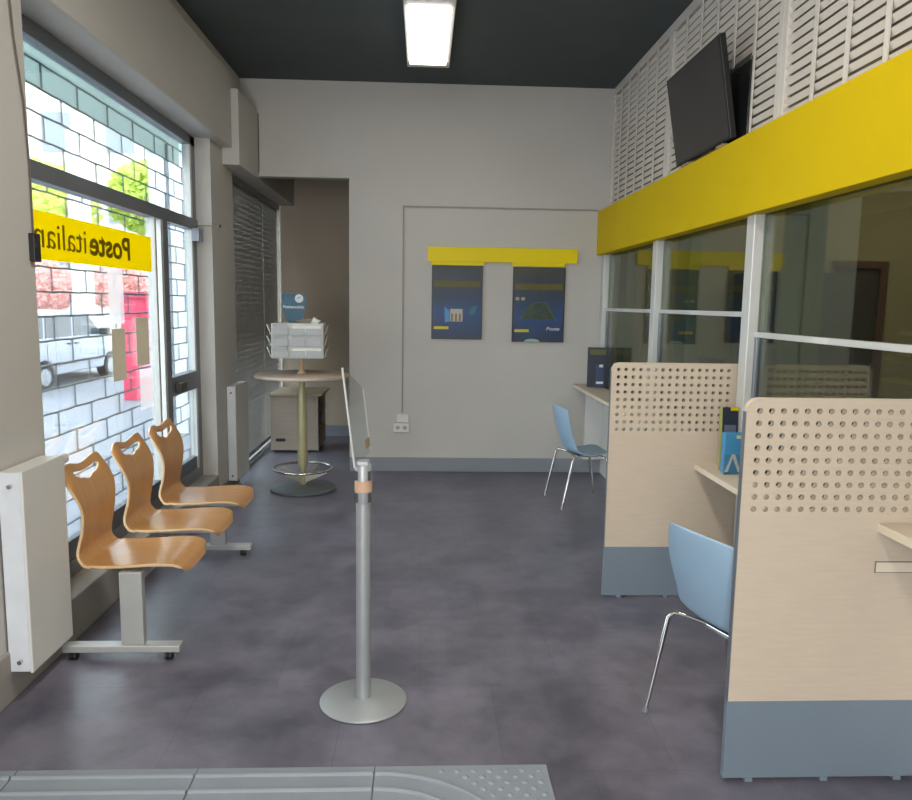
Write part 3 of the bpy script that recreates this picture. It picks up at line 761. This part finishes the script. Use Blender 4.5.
# ------------------------------------------------------------------ blue shell chairs
def shell_mesh():
    ctrl = [(-.245, .830), (-.232, .76), (-.212, .68), (-.190, .60), (-.165, .53), (-.135, .462), (-.075, .428), (0, .420), (.08, .426), (.15, .436), (.20, .434), (.225, .418)]
    wid = [.188, .198, .204, .203, .210, .214, .215, .214, .212, .206, .195, .175]
    bm = bmesh.new(); NU, NV = 44, 20; V = []
    def lerp(P, u):
        n = len(P) - 1; i = min(int(u * n), n - 1); t = u * n - i
        g = lambda k: P[max(0, min(n, k))]
        f = lambda a, b, c, d: .5 * (2 * b + (c - a) * t + (2 * a - 5 * b + 4 * c - d) * t * t + (3 * b - a - 3 * c + d) * t ** 3)
        p = (g(i - 1), g(i), g(i + 1), g(i + 2))
        return tuple(f(*q) for q in zip(*p)) if isinstance(p[0], tuple) else f(*p)
    for i in range(NU + 1):
        u = i / NU; x, z = lerp(ctrl, u); hw = lerp(wid, u); row = []
        back = max(0, 1 - u / .5)
        bend = math.exp(-((u - .42) / .16) ** 2)
        for j in range(NV + 1):
            s = -1 + 2 * j / NV
            cup = abs(s) ** 2.4
            row.append(bm.verts.new((x + (.050 * back + .02 * bend) * cup, s * hw * (1 - .02 * bend), z - (.018 * cup * max(0, 1 - u / .08)) + (.020 * bend + .010 * (u > .5)) * cup)))
        V.append(row)
    for i in range(NU):
        for j in range(NV): bm.faces.new((V[i][j], V[i][j + 1], V[i + 1][j + 1], V[i + 1][j]))
    bmesh.ops.recalc_face_normals(bm, faces=bm.faces)
    me = bpy.data.meshes.new('shell'); bm.to_mesh(me); bm.free(); me.materials.append(CHAIR); me.shade_smooth()
    return me
def chair(label):
    t = thing('shell_chair', label, 'chair', (0, 0, 0), 'light blue shell chairs at the counters')
    o = bpy.data.objects.new('seat_shell', shell_mesh()); COL.objects.link(o); o.parent = t
    md = o.modifiers.new('s', 'SOLIDIFY'); md.thickness = .008; md.offset = -1 if True else 0
    sd = o.modifiers.new('sub', 'SUBSURF'); sd.levels = 1; sd.render_levels = 1
    for sx, sy in ((-1, 1), (-1, -1), (1, 1), (1, -1)):
        if sx < 0: pts = [(-.05, .08 * sy, .403), (-.09, .16 * sy, .412), (-.130, .206 * sy, .420), (-.150, .216 * sy, .400), (-.235, .228 * sy, .006)]
        else: pts = [(.06, .10 * sy, .415), (.11, .165 * sy, .418), (.135, .200 * sy, .412), (.147, .207 * sy, .385), (.205, .220 * sy, .006)]
        MB().tube(pts, .0095, 12).done('leg', STEEL, t, smooth=True, off=(0, 0, 0))
        MB().tube([(pts[-1][0], pts[-1][1], .0), (pts[-1][0] + .004, pts[-1][1], .018)], .0105, 10).done('foot_cap', pm('grey_glide', lin(150, 150, 150), .6), t, off=(0, 0, 0))
    MB().box(-.08, .10, -.08, .08, .398, .416).done('seat_mount', STEEL, t, off=(0, 0, 0), bevel=.003)
    return t
cA = chair('light blue shell chair on chrome legs at the counter, partly behind the near divider')
cA.location = (1.228, 2.742, 0); cA.rotation_euler = (0, 0, math.radians(21))
dup(cA, (1.345, 6.19, 0), math.radians(8), 'light blue shell chair on chrome legs at the far ledge by the back wall')

# ------------------------------------------------------------------ things on ledges
# navy display card on the far ledge
t = thing('card_display', 'navy folding card display on the far ledge beside the back wall', 'display', (1.66, 7.0, .885))
M = Matrix.Translation((1.555, 7.03, .886)) @ Matrix.Rotation(-.10, 4, 'Z') @ Matrix.Rotation(-.05, 4, 'X')
MB().box(0, .205, 0, .008, 0, .375, M, bev=.002).done('front_board', NAVY, t)
MB().box(.02, .17, -.003, 0, .305, .355, M).done('olive_header', OLIVE, t)
MB().box(.075, .155, -.045, -.001, .0, .215, M, bev=.003).done('box_front', pm('deep_blue_box', lin(46, 62, 96), .45), t)
MB().box(.105, .140, -.048, -.045, .19, .215, M).done('white_mark', WTXT, t)
MB().box(.08, .145, -.048, -.045, .035, .055, M).done('white_caption', WTXT, t)
# leaflet holders on the middle ledge
t = thing('leaflet_holder', 'blue leaflet box with white triangle print on the ledge behind the near divider', 'leaflet holder', (1.65, 3.86, .778))
MB().box(1.595, 1.700, 3.84, 3.89, .779, .995, bev=.003).done('blue_box', BLUE, t)
MB().box(1.655, 1.695, 3.837, 3.841, .968, .985).done('pale_tab', pm('pale_yellow', lin(214, 214, 140), .6), t)
MB().prism([(1.603, .79), (1.617, .79), (1.640, .865), (1.670, .79), (1.685, .79), (1.652, .882), (1.634, .882)], 3.8365, 3.84, 'y').done('white_triangle', WTXT, t)
MB().box(1.590, 1.705, 3.816, 3.820, .779, .885).box(1.590, 1.593, 3.820, 3.84, .779, .885).box(1.590, 1.705, 3.816, 3.84, .7785, .7815).done('clear_tray', ACRYL, t)
t = thing('card_display', 'dark card display with yellow top edge behind the blue leaflet box', 'display', (1.66, 3.83, .778))
M = Matrix.Translation((1.618, 3.93, .779)) @ Matrix.Rotation(-.08, 4, 'X')
MB().box(0, .088, 0, .008, 0, .34, M).done('dark_board', NAVY, t)
MB().box(-.012, .0, -.002, .010, 0, .34, M).done('olive_edge', pm('pale_olive', lin(170, 170, 96), .5), t)
MB().box(.045, .088, -.003, .010, .322, .340, M).done('yellow_tab', YEL, t)
MB().box(.012, .075, -.003, 0, .20, .245, M).done('grey_caption', pm('caption_grey', lin(96, 104, 122), .5), t)
t = tag(MB().lathe([(0, .778), (.022, .778), (.025, .80), (.024, .818), (0, .818)], 1.682, 3.76, 24).done('orange_pot', pm('orange_pot', lin(206, 128, 84), .5), smooth=True), 'small orange pot beside the blue leaflet box on the ledge', 'pot')

# ------------------------------------------------------------------ posters and yellow header
t = thing('poster_header', 'yellow header board with two drop tabs over the posters', 'sign board', (.76, BY, 2.0))
MB().box(.042, 1.475, BY - .035, BY, 2.045, 2.183).done('header_board', YELH, t, bevel=.002)
MB().box(.075, .580, BY - .030, BY, 2.012, 2.048).done('drop_tab', YELH, t)
MB().box(.852, 1.356, BY - .030, BY, 2.012, 2.048).done('drop_tab', YELH, t)
def poster_mat(name, dark, mid, glow):
    m = bpy.data.materials.new(name); m.use_nodes = True; nt = m.node_tree; b = nt.nodes['Principled BSDF']
    tc = nt.nodes.new('ShaderNodeTexCoord'); sp = nt.nodes.new('ShaderNodeSeparateXYZ'); nt.links.new(tc.outputs['Generated'], sp.inputs[0])
    n = nt.nodes.new('ShaderNodeTexNoise'); n.inputs['Scale'].default_value = 4; nt.links.new(tc.outputs['Generated'], n.inputs['Vector'])
    cr = nt.nodes.new('ShaderNodeValToRGB'); E_ = cr.color_ramp.elements
    E_[0].position = 0; E_[0].color = (*mid, 1); E_[1].position = 1; E_[1].color = (*dark, 1)
    e = E_.new(.35); e.color = (*glow, 1); e = E_.new(.6); e.color = (*mid, 1)
    ad = nt.nodes.new('ShaderNodeMath'); ad.operation = 'MULTIPLY_ADD'; ad.inputs[1].default_value = .35; ad.inputs[2].default_value = -.17
    nt.links.new(n.outputs['Fac'], ad.inputs[0]); a2 = nt.nodes.new('ShaderNodeMath'); a2.operation = 'ADD'
    nt.links.new(ad.outputs[0], a2.inputs[0]); nt.links.new(sp.outputs['Z'], a2.inputs[1]); nt.links.new(a2.outputs[0], cr.inputs[0])
    nt.links.new(cr.outputs[0], b.inputs['Base Color']); b.inputs['Roughness'].default_value = .45
    return m
PG = glass('poster_glass', (1, 1, 1), .22, .0)
def poster(x0, x1, z0, z1, label, kind):
    t = thing('framed_poster', label, 'poster', ((x0 + x1) / 2, BY, z0))
    y = BY
    b = MB(); f = .012
    b.box(x0, x1, y - .022, y, z0, z0 + f).box(x0, x1, y - .022, y, z1 - f, z1).box(x0, x0 + f, y - .022, y, z0 + f, z1 - f).box(x1 - f, x1, y - .022, y, z0 + f, z1 - f)
    b.done('frame', pm('poster_frame_dark', lin(52, 52, 54), .4), t)
    p = MB().box(x0 + f, x1 - f, y - .008, y, z0 + f, z1 - f).done('print', poster_mat('poster_print_' + kind, lin(64, 66, 60) if kind == 'b' else lin(50, 60, 66), lin(38, 60, 86), lin(36, 74, 128)), t)
    MB().box(x0 + .02, x1 - .02, y - .0105, y - .008, z0 + .50, z0 + .56).done('olive_band', pm('olive_band', lin(96, 90, 30), .5), p)
    MB().box(x0 + .025, x0 + .165, y - .0105, y - .008, z0 + .095, z0 + .122).done('yellow_label', pm('label_yellow', lin(214, 198, 50), .5), p)
    if kind == 'a':
        MB().box(x0 + .18, x0 + .30, y - .0105, y - .008, z0 + .17, z0 + .29).done('white_building', pm('building_white', lin(190, 186, 172), .6), p)
        b = MB()
        for q in range(3): b.box(x0 + .19 + q * .038, x0 + .207 + q * .038, y - .0115, y - .0105, z0 + .175, z0 + .245)
        b.done('building_columns', pm('building_tan', lin(134, 112, 80), .6), p)
        MB().prism([(x0 + .13, z0 + .16), (x0 + .175, z0 + .17), (x0 + .175, z0 + .27), (x0 + .125, z0 + .31)], y - .0105, y - .008, 'y').done('blue_wing', BLUE, p)
        MB().prism([(x0 + .37, z0 + .23), (x0 + .42, z0 + .25), (x0 + .44, z0 + .33), (x0 + .37, z0 + .30)], y - .0105, y - .008, 'y').done('teal_shape', pm('teal_shape', lin(34, 116, 128), .5), p)
    else:
        for xx in (.03, .085): MB().box(x0 + xx, x0 + xx + .035, y - .0105, y - .008, z0 + .40, z0 + .43).done('small_icon', pm('icon_pale', lin(170, 170, 150), .6), p)
        MB().prism([(x0 + .08, z0 + .22), (x0 + .42, z0 + .22), (x0 + .36, z0 + .36), (x0 + .22, z0 + .385), (x0 + .14, z0 + .33)], y - .0105, y - .008, 'y').done('green_figure', pm('green_figure', lin(58, 76, 62), .5, var=.5, scale=40), p)
        b = MB(); b.tube([(x0 + .08, y - .011, z0 + .22), (x0 + .14, y - .011, z0 + .32), (x0 + .24, y - .011, z0 + .385), (x0 + .33, y - .011, z0 + .37), (x0 + .38, y - .011, z0 + .28), (x0 + .42, y - .011, z0 + .22)], .003, 6)
        b.done('green_outline', pm('green_outline', lin(96, 130, 70), .5), p)
        lettering('Poste', .045, WTXT, 'lettering', p, (x0 + .335, y - .0095, z0 + .115), FRONT, width=.13, bold=.001, shear=.2)
        b = MB(); b.prism([(x0 + .12 + .075 + .075 * math.cos(q * PI / 12), z0 + .0 + .028 * math.sin(q * PI / 12) + .004) for q in range(13)], y - .026, y - .022, 'y')
        b.done('pale_badge', pm('badge_pale', lin(160, 196, 180), .5), t)
    MB().box(x0 + f, x1 - f, y - .016, y - .014, z0 + f, z1 - f).done('cover_glass', PG, t)
poster(.082, .570, 1.308, 2.012, 'dark blue framed poster with a white building, left of the two', 'a')
poster(.862, 1.368, 1.290, 2.006, 'dark blue framed poster with a green figure, right of the two', 'b')

# ------------------------------------------------------------------ ceiling light
t = thing('ceiling_light', 'rectangular fluorescent ceiling light with bright diffuser and white casing', 'ceiling light', (.025, 6.0, CZ))
MB().box(-.150, .200, 5.0, 6.60, 3.60, CZ - .001).done('casing', WHITE, t, bevel=.006)
EM = bpy.data.materials.new('light_diffuser'); EM.use_nodes = True
nt = EM.node_tree; bs = nt.nodes['Principled BSDF']; bs.inputs['Base Color'].default_value = (1, 1, 1, 1)
bs.inputs['Emission Color'].default_value = (1, .97, .90, 1); bs.inputs['Emission Strength'].default_value = 5.5
nn = nt.nodes.new('ShaderNodeTexNoise'); nn.inputs['Scale'].default_value = 2; nt.links.new(nn.outputs['Fac'], bs.inputs['Roughness'])
MB().box(-.125, .168, 5.28, 6.46, 3.578, 3.60, bev=.004).done('diffuser', EM, t)
MB().box(-.128, .171, 6.46, 6.475, 3.578, 3.60).done('end_strip', pm('amber_strip', lin(190, 150, 70), .5), t)

# ------------------------------------------------------------------ tactile floor tiles
def tactile(x0, x1, y0, y1, label, kind):
    t = thing('tactile_tile', label, 'floor tile', ((x0 + x1) / 2, (y0 + y1) / 2, 0))
    MB().box(x0 + .002, x1 - .002, y0, y1, 0, .006).done('tile_base', TACT, t, bevel=.0015)
    b = MB()
    if kind == 'rib':
        for k in range(6):
            yy = y1 - .045 - k * .085
            if yy > y0: MB().tube([(x0 + .004, yy, .006), (x1 - .004, yy, .006)], .009, 8).done('raised_rib', TACT, t, smooth=True)
    else:
        for k in range(5):
            R = .50 - k * .085; cx_, cy_ = x0, y1 - .045 - .50
            pts = [(cx_ + R * math.sin(a * PI / 36) + .004, cy_ + R * math.cos(a * PI / 36), .006) for a in range(0, 18)]
            pts = [p for p in pts if p[1] > y0 + .01 and p[0] < x1 - .02]
            if len(pts) > 2: MB().tube(pts, .009, 8).done('raised_rib', TACT, t, smooth=True)
    b.bm.free()
    if kind == 'curve':
        for i in range(9):
            for j in range(12):
                x = x1 - .035 - i * .058 - (.029 if j % 2 else 0); y = y1 - .035 - j * .033
                if math.hypot(x - x0, y - (y1 - .545)) > .545 and x > x0 + .15 and y > y0 + .02:
                    MB().lathe([(0, .011), (.006, .0105), (.010, .008), (.012, .006)], x, y, 12).done('raised_stud', TACT, t, smooth=True)
tactile(-.155, .462, 1.90, 2.515, 'grey tactile floor tile with curved ribs and studs, rightmost', 'curve')
tactile(-.777, -.155, 1.90, 2.515, 'grey tactile floor tile with straight ribs beside the curved one', 'rib')
tactile(-1.40, -.777, 1.90, 2.515, 'grey tactile floor tile, second from the left edge of the photo', 'rib')
tactile(-1.66, -1.40, 1.90, 2.515, 'narrow grey tactile floor tile in the bottom left corner', 'rib')

# ------------------------------------------------------------------ office behind the glass
t = thing('office_doorway', 'dark office door with brown red frame behind the nearest glass pane', 'door', (4.3, 7.3, 0))
MB().box(4.44, 4.52, 7.24, 7.314, 0, 2.12).box(3.98, 4.04, 7.24, 7.314, 0, 2.12).box(4.04, 4.44, 7.24, 7.314, 2.05, 2.12).done('door_frame', REDB, t)
MB().box(4.04, 4.44, 7.28, 7.314, 0, 2.05).done('door_leaf', DARKW, t)
t = thing('office_cabinet', 'tall dark grey cabinet in the office behind the glass', 'cabinet', (3.5, 7.0, 0))
MB().box(3.02, 3.94, 6.85, 7.3, .04, 1.98).box(3.05, 3.91, 6.88, 7.28, 0, .04).done('cabinet_body', OFFCAB, t, bevel=.004)
for i in range(2):
    d = MB().box(3.03 + i * .455, 3.475 + i * .455, 6.83, 6.85, .06, 1.96).done('cabinet_door', OFFCAB, t, bevel=.004)
    MB().box(3.42 + i * .1, 3.44 + i * .1, 6.815, 6.83, .95, 1.10).done('handle', STEEL, d)
t = thing('office_desk', 'dark office desk behind the middle glass pane', 'desk', (2.5, 4.8, 0))
MB().box(2.0, 2.8, 3.2, 6.4, .72, .75).done('desk_top', OFFCAB, t)
for (x, y) in ((2.03, 3.25), (2.73, 3.25), (2.03, 6.32), (2.73, 6.32)): MB().box(x, x + .05, y, y + .05, 0, .72).done('leg', OFFCAB, t)
for i, y in enumerate((4.75, 6.05)):
    t = thing('computer_monitor', 'black computer monitor on the office desk, %s' % ('seen through the middle bay' if i == 0 else 'seen through the far bay'), 'monitor', (2.35, y, .75), 'monitors on the office desk')
    MB().box(2.33, 2.37, y - .24, y + .24, .93, 1.25, bev=.004).done('screen_panel', BLACK, t)
    MB().box(2.34, 2.37, y - .03, y + .03, .76, .95).done('stand_neck', BLACK, t)
    MB().box(2.25, 2.45, y - .12, y + .12, .75, .765).done('stand_foot', BLACK, t)
t = thing('dome_camera', 'small dark dome camera hanging behind the top of the nearest pane', 'camera', (2.2, 3.0, 2.35))
MB().tube([(2.25, 3.35, 2.42), (2.25, 3.35, CZ)], .01, 8).done('drop_rod', BLACK, t)
MB().lathe([(0, 2.36), (.03, 2.37), (.045, 2.40), (.045, 2.43), (0, 2.44)], 2.25, 3.35, 20).done('dome', BLACK, t, smooth=True)

# ------------------------------------------------------------------ outside
ASPH = pm('asphalt', lin(138, 142, 150), .85, var=.08, scale=3, bump=.2)
b = MB(); b.box(-60, -1.98, -20, 80, -.20, -.04)
o = b.done('street_ground', ASPH, off=(0, 0, 0)); o['kind'] = 'structure'; o['label'] = 'pale grey asphalt street'
tag(o, 'pale grey asphalt street outside the shop window', 'street', kind='structure')
# white van parked along the street, front pointing away (+Y)
VX = -6.80
t = thing('parked_van', 'white small passenger van parked outside across the street', 'van', (VX - .85, 15.3, -.04))
VW = pm('van_white', lin(172, 178, 186), .3, var=.02, coat=.5)
prof = [(12.6, .30), (12.55, .75), (12.62, 1.15), (12.80, 1.72), (12.95, 1.80), (15.4, 1.82), (15.75, 1.76), (16.55, 1.18), (17.25, 1.02), (17.55, .85), (17.62, .55), (17.60, .28)]
def arch(cy):
    return [(cy + .38 * math.cos(a * PI / 8), .28 + .38 * math.sin(a * PI / 8) * 1.0) for a in range(9)]
lower = arch(16.8) + arch(13.9)
b = MB(); b.prism(prof + lower, VX - 1.7, VX, 'x'); b.done('van_body', VW, t, bevel=.03)
VG = pm('van_window', lin(66, 74, 80), .15, var=.2, scale=3)
for pts in ([(12.85, 1.18), (13.85, 1.18), (13.85, 1.68), (12.97, 1.68)], [(13.95, 1.18), (14.95, 1.18), (14.95, 1.69), (13.95, 1.69)], [(15.05, 1.18), (16.28, 1.18), (15.72, 1.66), (15.05, 1.70)]):
    MB().prism(pts, VX - .002, VX + .012, 'x').done('side_window', VG, t)
for yy in (14.0, 15.0, 16.15):
    MB().box(VX - .001, VX + .004, yy - .006, yy + .006, .40, 1.15).done('door_seam', pm('seam_grey', lin(120, 124, 130), .6), t)
for yy in (14.85, 15.15):
    MB().box(VX, VX + .03, yy - .07, yy + .07, .98, 1.02, bev=.006).done('door_handle', BLACK, t)
MB().box(VX, VX + .015, 14.3, 16.4, .50, .58).done('rub_strip', pm('strip_grey', lin(150, 154, 160), .6), t)
MB().box(VX, VX + .2, 16.2, 16.34, 1.15, 1.33, bev=.03).done('wing_mirror', BLACK, t)
MB().box(VX - .4, VX + .004, 17.35, 17.52, .72, .90, bev=.01).done('headlight', PAPERG, t)
MB().box(VX - 1.7, VX + .01, 12.50, 12.62, .28, .52, bev=.02).box(VX - 1.7, VX + .01, 17.5, 17.68, .28, .50, bev=.02).done('bumper', pm('bumper_grey', lin(110, 114, 120), .6), t)
for yy in (13.9, 16.8):
    for xx in (VX - .11, VX - 1.60):
        wv = MB().tube([(xx - .09, yy, .27), (xx + .10, yy, .27)], .31, 28).done('wheel', pm('tyre_rubber', lin(40, 40, 44), .8), t, smooth=True)
        b = MB(); b.tube([(xx + .10, yy, .27), (xx + .106, yy, .27)], .20, 24)
        for q in range(7):
            a = q * 2 * PI / 7
            b.box(xx + .106, xx + .115, -.02, .02, .03, .19, Matrix.Translation((0, yy, .27)) @ Matrix.Rotation(a, 4, 'X'))
        b.done('hubcap', pm('hub_silver', lin(176, 180, 184), .35, metal=.6), wv)
for ch in t.children_recursive:
    for vv in ch.data.vertices: vv.co.z *= .78
# red kiosk cabinet
t = thing('red_kiosk', 'tall red street cabinet with pink poster panel outside the window', 'street cabinet', (-4.65, 12.8, -.04))
MB().box(-4.98, -4.38, 12.75, 13.15, -.04, 1.72).done('cabinet_body', pm('kiosk_red', lin(216, 62, 92), .5), t, bevel=.01)
MB().box(-4.70, -4.42, 12.73, 12.75, .35, 1.30).done('poster_panel', pm('kiosk_pink', lin(236, 168, 184), .5), t)
MB().box(-5.01, -4.35, 12.70, 13.2, 1.66, 1.76).done('cabinet_cap', pm('kiosk_cap', lin(190, 70, 92), .5), t)
# round white column
tag(MB().tube([(-9.6, 22, -.04), (-9.6, 22, 6.2)], .28, 20).done('lamp_column', pm('column_white', lin(236, 234, 230), .7), smooth=True), 'thick pale upright column across the street behind the van', 'column')
# neighbour facade and buildings
t = thing('neighbour_building', 'pale plastered building close outside the narrow side pane', 'building', (-2.7, 9.9, -.04))
MB().box(-3.35, -2.0, 9.6, 16, -.04, 9).done('wall', pm('pale_plaster', lin(226, 234, 236), .8), t)
MB().box(-3.37, -2.6, 9.585, 9.60, 3.4, 4.6).done('window', pm('bluish_window', lin(170, 196, 200), .3), t)
t = thing('far_building', 'large pale apartment building across the street behind the trees', 'building', (-24, 40, -.04))
MB().box(-42, -8, 46, 56, -.04, 14).done('wall', pm('far_facade', lin(228, 220, 208), .8), t)
for i in range(9):
    for j in range(3):
        MB().box(-40 + i * 3.6, -38.4 + i * 3.6, 45.94, 46.0, 2 + j * 4, 4.2 + j * 4).done('window', pm('far_window', lin(150, 158, 166), .3), t)
# trees and shrubs
def leaves(n, c, R, size, name, mt, parent=None):
    b = MB()
    for i in range(n):
        while True:
            p = Vector((random.uniform(-1, 1), random.uniform(-1, 1), random.uniform(-1, 1)))
            if .35 < p.length < 1: break
        q = Vector((c[0] + p.x * R[0], c[1] + p.y * R[1], c[2] + p.z * R[2]))
        u = Vector((random.uniform(-1, 1), random.uniform(-1, 1), random.uniform(-1, 1))).normalized() * size; v = u.orthogonal().normalized() * size * .6
        b.quad(q - u, q + v, q + u, q - v)
    return b.done(name, mt, parent)
LG = film('leaf_yellow_green', lin(232, 240, 140), .5)
LG2 = film('leaf_fresh_green', lin(214, 230, 130), .5)
LR = film('leaf_red_pink', lin(240, 196, 190), .5)
BARK = pm('bark', lin(110, 96, 84), .8)
for i, (x, y, h, R, m_) in enumerate(((-15.5, 32, 5.2, 2.2, LG), (-11.4, 33, 5.8, 1.8, LG2), (-20.2, 33, 5.6, 2.3, LG2), (-7.6, 34, 7.0, 1.9, LG), (-25.2, 35, 6.0, 2.5, LG))):
    t = thing('street_tree', ('yellow-green leafy tree behind the van', 'fresh green tree behind the white column', 'bushy green tree left of the yellow-green one across the street', 'tall yellow-green tree toward the narrow side pane', 'large yellow-green tree farthest left across the street')[i], 'tree', (x, y, -.04))
    MB().tube([(x, y, -.04), (x + .1, y, h * .5), (x, y, h)], .18, 8, radii=[.24, .17, .08]).done('trunk', BARK, t, smooth=True)
    leaves(2400, (x, y, h), (R, R, R * .85), .20, 'foliage', m_, t)
for i, (x, y, m_, sz) in enumerate(((-13.0, 26.5, LR, .95), (-10.5, 27, LR, .85), (-15.9, 26, LG, 1.1), (-8.0, 28, LG, .85))):
    t = thing('street_shrub', ('pink red shrub behind the van', 'pink red shrub right of the white column', 'green shrub left of the pink shrubs', 'green shrub right of the pink shrubs')[i], 'shrub', (x, y, -.04))
    MB().tube([(x, y, -.04), (x, y, 1.6)], .05, 8).done('stem', BARK, t)
    leaves(1400, (x, y, 2.0), (sz * 1.3, sz, sz), .11, 'foliage', m_, t)
o = MB().box(-22, -4.5, 29.5, 29.8, -.04, 1.1).done('garden_wall', pm('garden_wall', lin(214, 210, 204), .8)); tag(o, 'low pale garden wall behind the shrubs across the street', 'wall')

# ------------------------------------------------------------------ lights and world
W = bpy.data.worlds.new('sky'); S.world = W; W.use_nodes = True; nt = W.node_tree
bg = nt.nodes['Background']; bg.inputs[0].default_value = (.80, .90, 1.0, 1); bg.inputs[1].default_value = 7.5
def area(name, loc, rot, sx, sy, e, col):
    l = bpy.data.lights.new(name, 'AREA'); l.shape = 'RECTANGLE'; l.size = sx; l.size_y = sy; l.energy = e; l.color = col
    o = bpy.data.objects.new(name, l); COL.objects.link(o); o.location = loc; o.rotation_euler = rot; return o
area('overhead_fill', (.1, 2.6, 3.62), (0, 0, 0), .35, 1.3, 50, (1, .95, .88))  # unseen fill overhead, added to brighten the room
area('overhead_fill', (.1, -.6, 3.62), (0, 0, 0), .35, 1.3, 55, (1, .95, .88))  # second added fill, out of view behind the camera
area('rear_fill', (-.95, -2.5, 1.7), (PI / 2, 0, 0), 1.35, 2.7, 165, (.95, .97, 1))  # added fill standing in for daylight from behind the camera
area('office_fill', (4.6, 5.6, 3.6), (0, 0, 0), .5, 1.2, 55, (1, .93, .78))  # unseen fill added to brighten the office behind the glass
area('office_fill', (3.2, 3.2, 3.6), (0, 0, 0), .5, 1.2, 60, (1, .93, .8))  # another unseen office fill, added for brightness
sl = bpy.data.lights.new('sun', 'SUN'); sl.energy = 3.0; sl.angle = .05; so = bpy.data.objects.new('sun', sl); COL.objects.link(so)
so.rotation_euler = (math.radians(38), 0, math.radians(68))

# ------------------------------------------------------------------ camera
F = 754.0
fy = Vector((-33, 97, -F)).normalized(); dn = Vector((-91, -5850, -F)).normalized()
up = -dn; up = (up - fy * up.dot(fy)).normalized(); rx = fy.cross(up)
R = Matrix((rx, fy, up))
cam = bpy.data.cameras.new('camera'); cam.sensor_width = 36; cam.sensor_fit = 'HORIZONTAL'; cam.lens = F / 912 * 36; cam.clip_start = .05; cam.clip_end = 300
co = bpy.data.objects.new('camera', cam); COL.objects.link(co)
co.matrix_world = Matrix.Translation((0, 0, 1.65)) @ R.to_4x4()
S.camera = co
S.view_settings.view_transform = 'Standard'; S.view_settings.look = 'None'; S.view_settings.exposure = 0; S.view_settings.gamma = 1
S.cycles.use_denoising = True
S.cycles.max_bounces = 8; S.cycles.diffuse_bounces = 4; S.cycles.transparent_max_bounces = 16; S.cycles.sample_clamp_indirect = 6
